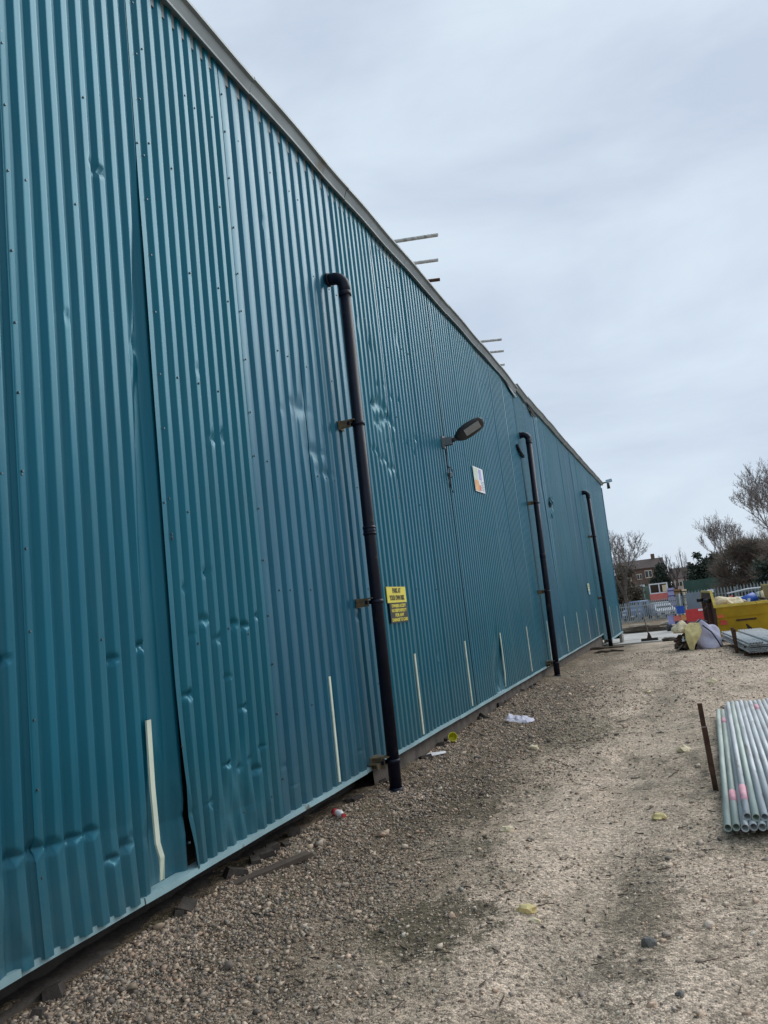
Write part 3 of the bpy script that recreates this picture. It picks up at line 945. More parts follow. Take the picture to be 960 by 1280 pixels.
gl = [-8, -5, -2, .9, 3.42, 5.35, 7.3, 9.2, 11.1, 12.95, 14.6]
for i in range(len(gl) - 1):
    gutter_len(gl[i], gl[i + 1] - .008, random.uniform(-.008, .008), random.uniform(-.008, .008))
gutter_len(14.6, 16.2, .0, -.07)
PT = [(-.02, 6.185), (.08, 6.165), (.125, 6.235), (.15, 6.245), (.145, 6.275), (.05, 6.28), (-.03, 6.26)]
gutter_len(16.25, 17.35, .02, -.03, PT)
for a, b, c, d_ in ((17.4, 20.3, .0, .02), (20.33, 23.4, .03, .0), (23.43, 26.5, .02, .035), (26.53, 29.7, .03, .05), (29.73, 34.5, .06, .10)):
    gutter_len(a, b, c, d_, PT)
MB().prism([(15.3, 6.11), (15.75, 6.09), (16.3, 6.02), (16.15, 5.98), (15.7, 6.02)], 'x', .06, .075).build('torn_flashing_and_gap', M['gutter'], WH)
MB().prism([(17.6, 6.16), (18.3, 6.13), (18.5, 6.02), (18.2, 6.0), (17.9, 6.07)], 'x', .06, .075).build('torn_flashing_and_gap', M['dark'], WH)  # dark plate stands in for the shaded gap under the broken gutter

# screw heads
mb = MB()
rs = random.Random(3)
def screw(y, z, x=.036, r=.0075):
    n = 6
    vs_ = [(x - .004, y + r * math.cos(i * 1.047), z + r * math.sin(i * 1.047)) for i in range(n)] + [(x + .006, y + r * .8 * math.cos(i * 1.047), z + r * .8 * math.sin(i * 1.047)) for i in range(n)]
    mb.add(vs_, [(i, (i + 1) % n, (i + 1) % n + n, i + n) for i in range(n)] + [tuple(range(n, 2 * n))])
def crown(y, y0, pitch, phase, c):
    return y0 + (math.floor((y - y0) / pitch) + c - phase) * pitch
for z in (.45, .95, 1.62, 2.45, 3.3, 4.1, 4.85, 5.55):
    for y in np.arange(2.5, 4.95, .118):
        if rs.random() < .30:
            yy = crown(y, 2.72 if y < 3.8 else 3.80, PA, .35 if y < 3.8 else .45, .65)
            if abs(yy - 3.68) > .14 or z > 4.7:
                screw(yy, z + rs.uniform(-.05, .05), .032 if yy < 3.8 else .039)
for z in np.arange(.6, 6.0, .38):
    screw(4.945, z + rs.uniform(-.04, .04), .040, .008)
    screw(2.755, z + rs.uniform(-.04, .04), .037, .007)
    screw(3.87, max(z, 2.2) + rs.uniform(-.06, .06), .040, .007)
for z in (1.0, 1.9, 2.9, 3.9, 4.9, 5.6):
    for y in np.arange(5.1, 6.9, .174):
        if rs.random() < .3:
            screw(crown(y, 4.92, PC, .3, .62), z, .034)
    for y in np.arange(7.1, 15, .244):
        if rs.random() < .5:
            screw(y, z + rs.uniform(-.03, .03), .034, .009)
tag(mb.build('screw_heads', M['screw'], WH), kind='stuff')

# reflective tape strips up the cladding
for y, zb, zt, wd, bend in ((3.545, .34, 1.195, .036, .04), (5.845, .335, 1.18, .030, 0), (7.985, .335, 1.19, .034, 0), (10.0, .345, 1.19, .032, 0), (12.05, .345, 1.18, .036, -.035), (14.17, .36, 1.17, .034, 0), (16.35, .36, 1.18, .03, 0), (18.74, .35, 1.18, .04, .0), (20.98, .36, 1.2, .04, 0), (23.16, .33, 1.19, .04, 0), (25.48, .33, 1.18, .04, 0), (30.0, .03, 1.12, .04, 0), (33.0, .0, 1.05, .04, 0)):
    mb = MB()
    pts = [(zb, bend), (zb + .12, bend * .9), (zb + .2, bend * .25), (zb + .5, -bend * .05), (zt, 0)]
    x = .0405 if y < 11 else .041
    for k in range(len(pts) - 1):
        (z0, d0), (z1, d1) = pts[k], pts[k + 1]
        xo = -.5 * abs(d0) if k == 0 else 0
        h = wd / 2
        mb.add([(x + xo, y + d0 - h, z0), (x + xo, y + d0 + h, z0), (x, y + d1 + h, z1), (x, y + d1 - h, z1), (x - .012, y + d0 - h, z0), (x - .012, y + d0 + h, z0), (x - .012, y + d1 + h, z1), (x - .012, y + d1 - h, z1)], [(0, 1, 2, 3), (0, 3, 7, 4), (1, 5, 6, 2)])
    o_ = mb.build('reflective_strip', M['strip'], WH)
    if bend > 0:
        tag(o_, 'bent yellowing tape strip beside the open sheet joint')

# downpipes
def downpipe(yt, yb, zt, zb, r, xo=.205):
    def P(z):
        return yb + (yt - yb) * (z - zb) / (zt - zb)
    dp = MB().cyl((xo, yb, zb), (xo, P(zt - .12), zt - .12), r, n=20).build('downpipe', M['pipe'], WH)
    pts = []
    for a in np.linspace(0, math.pi / 2, 8):
        pts.append((xo - .115 * (1 - math.cos(a)), yt, zt - .12 + .115 * math.sin(a) + (.0)))
    pts = [(xo, P(zt - .19), zt - .19)] + pts + [(.045, yt, zt + .0)]
    MB().path(pts, r * 1.07, 18).build('elbow', M['pipe'], dp)
    MB().cyl((.06, yt, zt - .001), (.032, yt, zt - .001), r * 1.22, n=18).build('collar', M['pipe'], dp)
    MB().cyl((xo, P(zt - .22), zt - .22), (xo, P(zt - .17), zt - .17), r * 1.13, n=18).build('collar', M['pipe'], dp)
    mb = MB()
    zc = zb + (zt - zb) * .475
    for q in (0, .055):
        mb.cyl((xo, P(zc + q), zc + q), (xo, P(zc + q), zc + q + .016), r * 1.14, n=20)
    mb.cyl((xo, P(zc), zc - .01), (xo, P(zc), zc + .08), r * 1.07, n=20)
    mb.build('joint_collar', M['pipe'], dp)
    MB().cyl((xo, yb, zb), (xo, yb, zb + .06), r * 1.12, n=18).build('shoe', M['pipe'], dp)
    for zz, big in ((zt - 1.52, 0), (zb + 1.72, 0), (zb + .29, 1)):
        mb = MB()
        y = P(zz)
        s_ = 1.35 if big else 1.0
        mb.box((.09, y - .08, zz), (.13, .012, .075 * s_))
        mb.box((.042, y - .045 * s_, zz), (.012, .11 * s_, .085 * s_))
        mb.box((.115, y - .04 * s_, zz + .035 * s_), (.16, .085 * s_, .010))
        if big:
            mb.box((.075, y - .10, zz + .0), (.09, .13, .012))
            mb.box((.12, y - .13, zz - .02), (.012, .10, .05))
        mb.build('bracket', M['brkt'], dp)
        mb = MB()
        mb.cyl((xo, y, zz - .018), (xo, y, zz + .018), r * 1.13, n=18)
        mb.box((xo - r * 1.15, y - .06, zz), (.02, .09, .034))
        mb.build('clamp', M['pipe'], dp)
    return dp


downpipe(6.70, 6.62, 4.99, .045, .056)
downpipe(16.25, 15.75, 5.16, .06, .060)
downpipe(26.62, 26.80, 5.07, -.24, .066)
MB().path([(.05, 15.62, 4.83), (.07, 15.8, 4.72), (.07, 16.1, 4.66)], .035, 8).build('overflow_pipe', M['pipe'], WH)
mb = MB()
for a in ((19.05, 3.98, .25, .5), (19.3, 4.05, .2, -.5), (19.25, 3.9, .16, .1), (18.95, 3.62, .1, 1.2)):
    mb.box((.06, a[0], a[1]), (.02, a[2], .045), (a[3], 0, a[3] * .4))
mb.build('torn_metal_tab', M['teal'], WH)
MB().box((.05, 19.18, 3.95), (.012, .3, .09), (.3, 0, 0)).build('hole_shade', M['dark'], WH)  # dark strip on the surface, painted as the shade inside a tear

# ------------------------------------------------------------------ things fixed to the wall
WALLM = Matrix(((0, 0, 1), (1, 0, 0), (0, 1, 0)))


def text_mesh(txt, h, wmax=None):
    cu = bpy.data.curves.new('t', 'FONT')
    cu.body = txt
    cu.size = h
    cu.align_x = 'CENTER'
    cu.align_y = 'CENTER'
    cu.extrude = 0.0006
    cu.offset = 0.004 * h / .1
    o = bpy.data.objects.new('t', cu)
    COL.objects.link(o)
    dg = bpy.context.evaluated_depsgraph_get()
    dg.update()
    me = bpy.data.meshes.new_from_object(o.evaluated_get(dg))
    bpy.data.objects.remove(o)
    bpy.data.curves.remove(cu)
    xs_ = [v.co.x for v in me.vertices]
    wd = max(xs_) - min(xs_)
    if wmax:
        k = wmax / wd
        for v in me.vertices:
            v.co.x *= k
    return me


def wall_text(txt, h, wmax, y, z, x, m, parent):
    me = text_mesh(txt, h, wmax)
    for v in me.vertices:
        c = v.co.copy()
        v.co = (c.z, c.x, c.y)
    return link('lettering', me, m, parent, (x, y, z))


sg = empty('parking_sign', (.045, 7.61, 1.73), 0, 'yellow and black parking warning sign just right of the nearest downpipe', 'sign')
MB().box((0, .0, .105), (.008, .56, .165)).build('yellow_panel', M['yellow'], sg)
MB().box((0, .02, -.085), (.008, .52, .205)).build('black_panel', M['black'], sg)
wall_text('PARK AT', .068, .24, 0.0, .145, .0055, M['ink'], sg)
wall_text('YOUR OWN RISK', .068, .44, 0.0, .070, .0055, M['ink'], sg)
for i, (t_, wd) in enumerate((('OWNERS ACCEPT', .42), ('NO RESPONSIBILITY', .44), ('FOR ANY', .26), ('DAMAGE TO CARS', .46))):
    wall_text(t_, .045, wd, .02, -.013 - i * .048, .0055, M['yellow'], sg)

nb = empty('notice_board', (.05, 11.93, 3.62), 0, 'white printed notice with orange and lilac blocks beyond the wall light', 'sign')
nb.rotation_euler = (R(2), 0, 0)
MB().box((0, 0, 0), (.006, .62, .40)).build('panel', M['white'], nb)
MB().box((.004, -.17, .09), (.003, .24, .19)).build('printed_block', M['p_green'], nb)
MB().box((.004, .10, .09), (.003, .16, .17)).build('printed_block', M['p_purple'], nb)
MB().box((.004, -.17, -.10), (.003, .26, .17)).build('printed_block', M['p_orange'], nb)
MB().box((.0045, .02, -.13), (.003, .09, .09)).build('printed_block', M['p_red'], nb)
for i in range(6):
    MB().box((.004, .19, -.02 - i * .028), (.003, .2 - .03 * (i % 3), .012)).build('printed_line', M['p_grey'], nb)

ss = empty('small_sign', (.05, 24.33, 1.80), 0, 'small faded yellow sign low on the far wall before the last downpipe', 'sign')
MB().box((0, 0, .06), (.006, .42, .22)).build('panel', mat('faded_sign_yellow', (.55, .60, .36), .5, 0, .15, 6), ss)
MB().box((0, .02, -.11), (.006, .40, .11)).build('lower_panel', M['p_grey'], ss)
for i in range(3):
    MB().box((.004, .0, .12 - i * .05), (.003, .3, .018)).build('printed_line', M['ink'], ss)

# wall light: bracket, arm, tapered head with a pale lens, loose cable
wl = empty('wall_light', (.035, 10.15, 3.93), 0, 'dark grey wall mounted floodlight on a short arm high on the cladding', 'wall light')
mb = MB()
mb.box((.01, 0, 0), (.02, .13, .17))
mb.box((.075, -.035, 0), (.12, .012, .11))
mb.box((.075, .035, 0), (.12, .012, .11))
mb.build('bracket', mat('grey_bracket', (.16, .18, .19), .5, .3), wl)
MB().path([(.06, 0, 0), (.15, 0, .005), (.22, .0, .03)], .032, 10).build('arm', M['lamp'], wl)
hd = bpy.data.objects.new('head', None)
secs = [(0.0, .05, .045, .04), (.05, .10, .06, .055), (.12, .145, .065, .06), (.24, .165, .06, .055), (.38, .155, .045, .05), (.47, .125, .03, .04), (.51, .06, .015, .02)]
vs_, fs = [], []
nn = 14
for (s_, hw, hu, hl) in secs:
    for j in range(nn):
        t = 2 * math.pi * j / nn
        c, s2 = math.cos(t), math.sin(t)
        vs_.append((s_, hw * math.copysign(abs(c) ** .7, c), (hu if s2 > 0 else hl) * math.copysign(abs(s2) ** .7, s2)))
for i in range(len(secs) - 1):
    for j in range(nn):
        j2 = (j + 1) % nn
        fs.append((i * nn + j, i * nn + j2, (i + 1) * nn + j2, (i + 1) * nn + j))
fs += [tuple(reversed(range(nn))), tuple((len(secs) - 1) * nn + j for j in range(nn))]
hrot = (R(-38), R(-26), R(10))
vs_ = [(a_ * .88, b_ * .74, c_ * .8) for a_, b_, c_ in vs_]
head = MB().add(vs_, fs, True).build('head', M['lamp'], wl, (.19, 0, .02), hrot)
MB().box((.265, -.02, -.045), (.235, .115, .012)).build('lens', M['lens'], head)
mb = MB()
for i in range(3):
    mb.box((.12 + i * .05, 0, .050 - i * .001), (.012, .13, .018))
mb.build('cooling_fins', M['lamp'], head)
mb = MB()
mb.path([(.05, -.02, -.07), (.03, -.01, -.2), (.02, .02, -.33), (.05, .0, -.40), (.02, .07, -.47), (.035, .03, -.54), (.01, .10, -.62)], .008, 6)
mb.path([(.02, .02, -.33), (.06, .09, -.38), (.05, .12, -.46), (.02, .06, -.52)], .007, 6)
mb.path([(.02, .0, -.40), (.04, -.05, -.47), (.01, .04, -.58), (.02, .14, -.70)], .006, 6)
mb.build('cable', M['lamp'], wl)
MB().box((.03, .12, -.44), (.04, .06, .05), (.3, .2, .4)).build('junction_box', M['p_grey'], wl)

cc = empty('security_camera', (.06, 34.3, 6.33), 0, 'small grey security camera bracketed out from the far eaves corner', 'security camera')
MB().box((.12, 0, .02), (.34, .06, .05)).build('bracket', M['lamp'], cc)
MB().box((.33, 0, .07), (.26, .16, .12), (0, R(-6), 0)).build('housing', M['p_grey'], cc)
MB().cyl((.28, 0, -.02), (.28, 0, -.26), .055, .07, 10).build('lens_dome', M['lamp'], cc)

# scaffold tubes lying across the roof edge
for i, (y0, xe, lab) in enumerate(((9.10, .60, 'longest scaffold tube poking over the roof edge, nearest of its three'), (9.78, .385, 'middle tube of the nearer three poking over the roof edge'), (10.40, .215, 'shortest reddish ended tube of the nearer three at the roof edge'), (13.53, .42, 'longest tube of the farther three poking over the roof edge'), (14.19, .31, 'middle tube of the farther three poking over the roof edge'), (15.03, .135, 'shortest tube of the farther three barely past the roof edge'))):
    o = MB().ring_tube((-4.0, y0 - .35, 6.43 + .42), (xe, y0 + .03, 6.40), .0242, .0205).build('scaffold_tube', M['galv'] if i != 2 else M['rust'])
    tag(o, lab, 'scaffold tube', 'scaffold tubes over the roof edge')

# ------------------------------------------------------------------ scaffold tube stacks on the ground
def tube_obj(a, b, lab, grp, m, pink=()):
    o = MB().ring_tube((0, 0, 0), Vector(b) - Vector(a), .0242, .0200, 14).build('scaffold_tube', m, None, a)
    tag(o, lab, 'scaffold tube', grp)
    d = (Vector(b) - Vector(a))
    for (t0, t1) in pink:
        MB().ring_tube(d * t0, d * t1, .0247, .0243, 14).build('paint_mark', M['pink'], o)
    return o


rt_ = random.Random(12)
P0, P1 = Vector((2.893, 5.40, 0)), Vector((2.995, 10.15, 0))
gA = 'galvanised scaffold tubes in the near stack'
for layer, nt_, off in ((0, 24, 0), (1, 21, 2.5)):
    for i in range(nt_):
        s_ = (i + off) * .0495
        y0 = P0.y + rt_.uniform(-.035, .035) + (.07 if layer else 0)
        y1 = P1.y + rt_.uniform(-.05, .06) + (.30 if layer or i > 1 else 0)
        z = .078 + layer * .043
        m = M['galv_green'] if (layer == 0 and i == 0) or rt_.random() < .16 else M['galv']
        lab = 'galvanised scaffold tube in the near stack at the right edge'
        pk = ()
        if layer == 0 and i == 0:
            lab = 'greenish outermost tube on the left edge of the near tube stack'
        elif layer == 0 and i == 1:
            lab, pk = 'second tube from the left of the near stack, pink paint halfway and far along', ((.12, .185), (.80, .87))
        elif layer == 1 and i == 0:
            lab, pk = 'leftmost upper layer tube of the near stack with a pink band near its open end', ((.07, .155),)
        elif layer == 1 and i == 6:
            lab, pk = 'upper layer tube of the near stack with a pink patch at its far end', ((.86, .93),)
        tube_obj((P0.x + s_, y0, z + g(3.2, 6)), (P1.x + s_ + .0, y1, z + g(3.2, 11)), lab, gA, m, pk)
rk1 = empty('tube_rack', (2.86, 6.8, 0), 0, 'rusty steel rack with two upright posts holding the near tube stack', 'rack')
for y, h_ in ((-.05, .50), (.55, .60)):
    MB().box((-.015 - .02 * y, y, h_ / 2 - .03), (.04, .055, h_), (0, R(-1), 0)).build('post', M['rust'], rk1)
    MB().box((.82, y, .022), (1.5, .05, .05)).build('cross_bar', M['rust'], rk1)
MB().box((.90, 2.6, .022), (1.4, .05, .05)).build('cross_bar', M['rust'], rk1)

Q0, Q1 = Vector((3.84, 17.35, 0)), Vector((3.50, 22.3, 0))
M['galv_far'] = mat('pale_galvanised_tube', (0.50, 0.525, 0.53), 0.5, 0.15, 0.16, 2.0, rnd=True)
for layer, zl in enumerate((.115, .16, .235, .28)):
    for i in range(18 - layer % 2):
        s_ = (i + .5 * (layer % 2)) * .056
        if layer == 3 and i in (5, 6):
            continue
        y0, y1 = Q0.y + rt_.uniform(-.05, .05), Q1.y + rt_.uniform(-.05, .05)
        tube_obj((Q0.x + s_, y0, zl), (Q1.x + s_, y1, zl + g(3.5, 22) + .04), 'galvanised scaffold tube in the far layered bundle before the skip', 'galvanised scaffold tubes in the far bundle', M['galv_far'])
rk2 = empty('tube_rack', (3.72, 18.9, g(3.7, 18.9)), 0, 'rusty brown posts and bearers under the far tube bundle before the skip', 'rack')
MB().box((-.06, -.1, .27), (.07, .06, .52), (0, R(2), 0)).build('post', M['rust'], rk2)
MB().box((-.04, .75, .27), (.07, .06, .50), (0, R(-2), 0)).build('post', M['rust'], rk2)
for y in (-.95, .4, 2.6):
    for zb_ in (.192,):
        MB().box((.55, y, zb_ + .004), (1.0, .06, .035)).build('batten', M['rust'], rk2)
    MB().box((.58, y, .05), (1.1, .08, .09)).build('bearer', M['rust'], rk2)

# ------------------------------------------------------------------ yellow skip and its load
SK = empty('skip', (3.47, 23.5, g(3.5, 23.5)), R(4.5), 'yellow waste skip with orange corner markers and a maroon left side', 'skip')
W_, LN = 1.78, 3.4
th = .03
def slab(mbv, quad, t):
    a, b, c, d_ = [Vector(q) for q in quad]
    nrm = (b - a).cross(d_ - a).normalized() * t
    mbv.add([a, b, c, d_, a + nrm, b + nrm, c + nrm, d_ + nrm], [(0, 1, 2, 3), (7, 6, 5, 4), (0, 4, 5, 1), (1, 5, 6, 2), (2, 6, 7, 3), (3, 7, 4, 0)])
mb = MB()
# front end panel in three folded bands, leaning out towards the top
bands = [((.10, .38), .10), ((.03, .16), .66), ((.0, .105), .72), ((.0, .02), .98)]
ys_b = [(.40, .08), (.20, .62), (.155, .68), (.03, 1.0)]
for k in range(3):
    (ya, za), (yb_, zb_) = ys_b[k], ys_b[k + 1]
    slab(mb, [(.05, ya, za), (W_ - .05, ya, za), (W_ - .02, yb_, zb_), (.02, yb_, zb_)], -th)
mb.build('end_panel', M['skipY'], SK)
mb = MB()
slab(mb, [(.05, LN - .40, .08), (W_ - .05, LN - .40, .08), (W_ - .02, LN - .03, 1.0), (.02, LN - .03, 1.0)], th)
mb.build('end_panel', M['skipY'], SK)
side = [(.03, 1.0), (.40, .08), (LN - .4, .08), (LN - .03, 1.0), (LN - .42, 1.40), (.42, 1.40)]
for x0, lab in ((.0, 'maroon left side plate'), (W_ - .03, None)):
    o = MB().prism([(y, z) for y, z in side], 'x', x0, x0 + .03).build('side_panel', M['skipR'] if x0 == 0 else M['skipY'], SK)
    if lab:
        o['label'] = lab
mb = MB()
for x0 in (-.01, W_ - .03):
    pts = [(x0 + .02, y, z) for y, z in ((.03, 1.0), (.42, 1.41), (LN - .42, 1.41), (LN - .03, 1.0))]
    for k in range(3):
        a, b = Vector(pts[k]), Vector(pts[k + 1])
        ang = math.atan2(b.z - a.z, b.y - a.y)
        mb.box((a + b) / 2, (.07, (b - a).length + .03, .06), (ang, 0, 0))
mb.box((W_ / 2, .0, .995), (W_ + .06, .08, .075))
mb.box((W_ / 2, LN, .995), (W_ + .06, .08, .07))
mb.build('rim', mat('worn_yellow_rim', (.60, .44, .06), .5, 0, .2, 5, spots=(.20, .10, .03), spot_scale=7, spot_lim=.6), SK)
MB().box((W_ / 2, LN / 2, .085), (W_ - .1, LN - .8, .03)).build('floor_plate', M['skipR'], SK)
mb = MB()
for y in (.95, LN - .95):
    mb.box((-.05, y, .62), (.09, .10, 1.0))
mb.build('side_stiffener', M['skipR'], SK)
for y in (.62, LN - .62):
    MB().cyl((-.20, y, 1.16), (0, y, 1.16), .055, n=12).build('lifting_lug', M['lamp'], SK)
for x0 in (.13, W_ - .22):
    MB().box((x0, .135, .76), (.17, .012, .20), (R(-22), 0, 0)).build('corner_marker', M['orange'], SK)
    MB().box((x0 + .06, .205, .56), (.17, .012, .20), (R(-20), 0, 0)).build('corner_marker', M['redmark'], SK)
MB().box((.78, .215, .565), (.52, .012, .075), (R(-20), 0, 0)).build('worn_name_plate', M['rust'], SK)

def blob(name, m, loc, size, seed, lab=None, cat=None, grp=None, parent=None, sub=3, amp=.28, flatb=True, tp=0.0):
    """lumpy crumpled solid: icosphere pushed about by noise and folded"""
    import bmesh
    bm = bmesh.new()
    bmesh.ops.create_icosphere(bm, subdivisions=sub, radius=1.0)
    rr = np.random.default_rng(seed)
    dirs = rr.normal(size=(7, 3))
    dirs /= np.linalg.norm(dirs, axis=1)[:, None]
    ph = rr.uniform(0, 6, 7)
    fr = rr.uniform(2.5, 9, 7)
    for v in bm.verts:
        c = np.array(v.co)
        k = 1 + amp * sum(math.sin(fr[i] * c.dot(dirs[i]) + ph[i]) * (.5 if i > 2 else .35) for i in range(7)) / 1.6
        q = c * k
        if flatb and q[2] < -.55:
            q[2] = -.55
        k = 1 - tp * q[2]
        v.co = (q[0] * size[0] * k, q[1] * size[1] * k, (q[2] + (.55 if flatb else 0)) * size[2])
    me = bpy.data.meshes.new(name)
    bm.to_mesh(me)
    bm.free()
    o = link(name, me, m, parent, loc)
    return tag(o, lab, cat, grp)


def skp(x, y, z):
    return SK.matrix_world @ Vector((x, y, z)) if False else Vector((SK.location.x + x * math.cos(R(4.5)) - y * math.sin(R(4.5)), SK.location.y + x * math.sin(R(4.5)) + y * math.cos(R(4.5)), SK.location.z + z))

blob('skip_rubble', M['brown'], skp(.9, 1.5, .10), (.78, 1.15, .55), 5, 'dark mixed rubble filling the skip beneath the foam', 'rubble', None, None, 3, .15)
blob('insulation_sack', M['cream'], skp(.33, .80, .93), (.32, .36, .19), 21, 'cream lump of insulation foam on the left of the skip load', 'insulation')
blob('insulation_sack', M['cream'], skp(.66, .95, .92), (.28, .32, .17), 22, 'second cream foam lump beside the blue drum in the skip', 'insulation')
MB().cyl(skp(.88, 1.15, .98), skp(1.25, 1.25, 1.10), .17, n=14).build('plastic_drum', M['blue'])
tag(bpy.data.objects['plastic_drum'], 'blue plastic drum tipped over on top of the skip load', 'drum')
for i, (x, y, z, l, m_, lab) in enumerate(((.2, 1.5, 1.02, .7, 'wood', 'grey board poking up at the back of the skip load'), (.5, 1.7, 1.08, .5, 'redp', 'red plastic offcut at the back of the skip load'), (1.15, .6, .98, .6, 'palewood', 'pale timber lying across the front of the skip load'), (1.5, .8, 1.02, .5, 'brown', 'dark brown board at the right of the skip load'), (.95, 1.9, 1.12, .6, 'white', 'white sheet scrap behind the blue drum in the skip'))):
    o = MB().box(skp(x, y, z), (l, .16, .05), (rt_.uniform(-.5, .5), rt_.uniform(-.6, .6), rt_.uniform(-.6, .6))).build('skip_offcut', M[m_])
    tag(o, lab, 'offcut')
o = MB().box(skp(1.02, .95, 1.00), (.07, .05, .22), (0, .3, 0)).build('paper_label_card', M['white'])
tag(o, 'white card propped against the blue drum in the skip', 'card')
o = MB().cyl(skp(1.32, 1.2, .9), skp(1.36, 1.3, 1.25), .05, n=8).build('offcut_pipe', M['galv_green'])
tag(o, 'pale green pipe offcut standing in the skip load', 'pipe')
o = MB().cyl(skp(1.48, 1.2, .9), skp(1.45, 1.3, 1.27), .05, n=8).build('offcut_pipe', M['cream'])
tag(o, 'cream pipe offcut standing right of the green one in the skip', 'pipe')

# ------------------------------------------------------------------ rubble bag heap
bgx, bgy = 2.98, 21.3
bz = g(bgx, bgy)
BG = blob('bulk_bag', M['bag'], (bgx + .10, bgy, bz), (.36, .36, .46), 47, 'slumped lilac builders bag on the ground left of the skip', 'bulk bag', None, None, 4, .20, True, .38)
for s_ in (0, 1):
    MB().path([(-.02 + s_ * .06, -.36, .60), (.16, -.46, .42), (.27, -.48, .20), (.33, -.44, .03)] if s_ == 0 else [(-.2, -.30, .62), (-.05, -.1, .74), (.1, .1, .66)], .018, 6).build('strap', M['strap'], BG)
o = MB()
pp = [(-.30, -.47, .02), (-.36, -.45, .30), (-.35, -.38, .56), (-.22, -.28, .68), (.02, -.28, .66), (.05, -.42, .48), (-.02, -.47, .32), (-.16, -.49, .14), (-.20, -.50, .02)]
cpt = (-.18, -.5, .36)
vs_ = [cpt] + pp + [(p[0], p[1] + .07, p[2]) for p in pp] + [(cpt[0], cpt[1] + .07, cpt[2])]
k = len(pp)
fs = [(0, 1 + i, 1 + (i + 1) % k) for i in range(k)] + [(1 + i, 1 + k + i, 1 + k + (i + 1) % k, 1 + (i + 1) % k) for i in range(k)] + [(2 * k + 1, 1 + k + (i + 1) % k, 1 + k + i) for i in range(k)]
o.add(vs_, fs)
o = o.build('insulation_sheet', M['foam'], None, (bgx, bgy, bz))
tag(o, 'torn yellow insulation sheet draped down the front of the lilac bag', 'insulation')
blob('insulation_roll', M['cream'], (bgx - .42, bgy - .1, bz + .44), (.20, .2, .17), 61, 'cream curled insulation roll on top of the brown debris', 'insulation', None, None, 3, .3)
for i, (dx, dy, dz_, s_, m_, lab) in enumerate(((-.38, .02, 0, .20, 'brown', 'large dark brown debris lump under the cream roll'), (-.24, -.20, 0, .17, 'brown', 'dark brown debris lump tucked against the yellow sheet'), (-.55, -.12, .05, .12, 'wood', 'grey brown board scrap at the left of the debris heap'), (-.36, -.25, .24, .09, 'white', 'small white crumpled scrap in the debris heap'), (-.30, -.05, .22, .15, 'rust', 'rusty brown lump in the middle of the debris heap'))):
    blob('debris_lump', M[m_], (bgx + dx, bgy + dy, bz + dz_), (s_, s_, s_ * 1.3 if i < 2 else s_ * .8), 70 + i, lab, 'debris', 'debris beside the builders bag', None, 2, .75)
for i, (dx, dy, dz_, rx, ry, rz_) in enumerate(((-.44, -.22, .16, .5, .6, .3), (-.34, -.30, .12, -.9, .3, 1.1), (-.52, -.18, .30, .3, -.7, .7), (-.26, -.28, .30, 1.1, .5, .2))):
    o = MB().box((bgx + dx, bgy + dy, bz + dz_), (.26, .18, .012), (rx, ry, rz_)).build('board_offcut', M[('brown', 'wood', 'rust', 'brown')[i]])
    tag(o, 'torn brown board offcut jammed in the debris heap', 'board', 'board offcuts in the debris heap')
for i in range(6):
    a = rt_.uniform(0, 3)
    o = MB().box((bgx - .45 + rt_.uniform(-.12, .2), bgy - .25 + rt_.uniform(-.1, .1), bz + rt_.uniform(.08, .4)), (.28, .04, .03), (rt_.uniform(-.8, .8), rt_.uniform(-.9, .9), a)).build('broken_lath', M['wood'] if i % 2 else M['brown'])
    tag(o, 'short broken timber lath sticking out of the debris heap', 'timber', 'broken laths in the debris heap')

# ------------------------------------------------------------------ broom standing on the concrete
bx_, by_ = 1.22, 31.0
BR = empty('broom', (bx_, by_, g(5, by_) + .055), 0, 'wide yard broom standing on its head on the concrete', 'broom')
MB().path([(0, 0, .10), (-.05, .1, .55), (-.12, .22, 1.05)], .022, 8).build('handle', M['wood'], BR)
MB().box((0, 0, .075), (.60, .09, .05)).build('head', M['brown'], BR)
MB().box((0, 0, .028), (.62, .12, .055)).build('bristles', M['lamp'], BR)
MB().prism([(-.09, .1), (.09, .1), (.025, .30), (-.025, .30)], 'y', -.02, .02).build('stay', M['brown'], BR)

# ------------------------------------------------------------------ red barrier, junk
BA = empty('barrier', (3.18, 40.3, g(5, 40.3) + .05), R(2), 'red plastic pedestrian barrier in front of the grey fence sheet', 'barrier')
mb = MB()
for a, b, c, d_ in ((-.62, .62, .86, 1.0), (-.62, .62, .42, .52), (-.62, .62, .12, .2)):
    mb.box(((a + b) / 2, 0, (c + d_) / 2), (b - a, .05, d_ - c))
for x in (-.6, -.3, 0, .3, .6):
    mb.box((x, .001, .55), (.06, .046, .84))
mb.box((0, .006, .68), (1.2, .03, .36))
mb.build('panel', M['redp'], BA)
for x in (-.5, .5):
    MB().box((x, 0, .04), (.12, .5, .07)).build('foot', M['tyre'], BA)
MB().box((.05, -.034, .93), (.2, .012, .09)).build('reflector', M['white'], BA)
MB().box((.48, -.034, .95), (.1, .012, .1)).build('reflector', M['white'], BA)
jx = 2.55
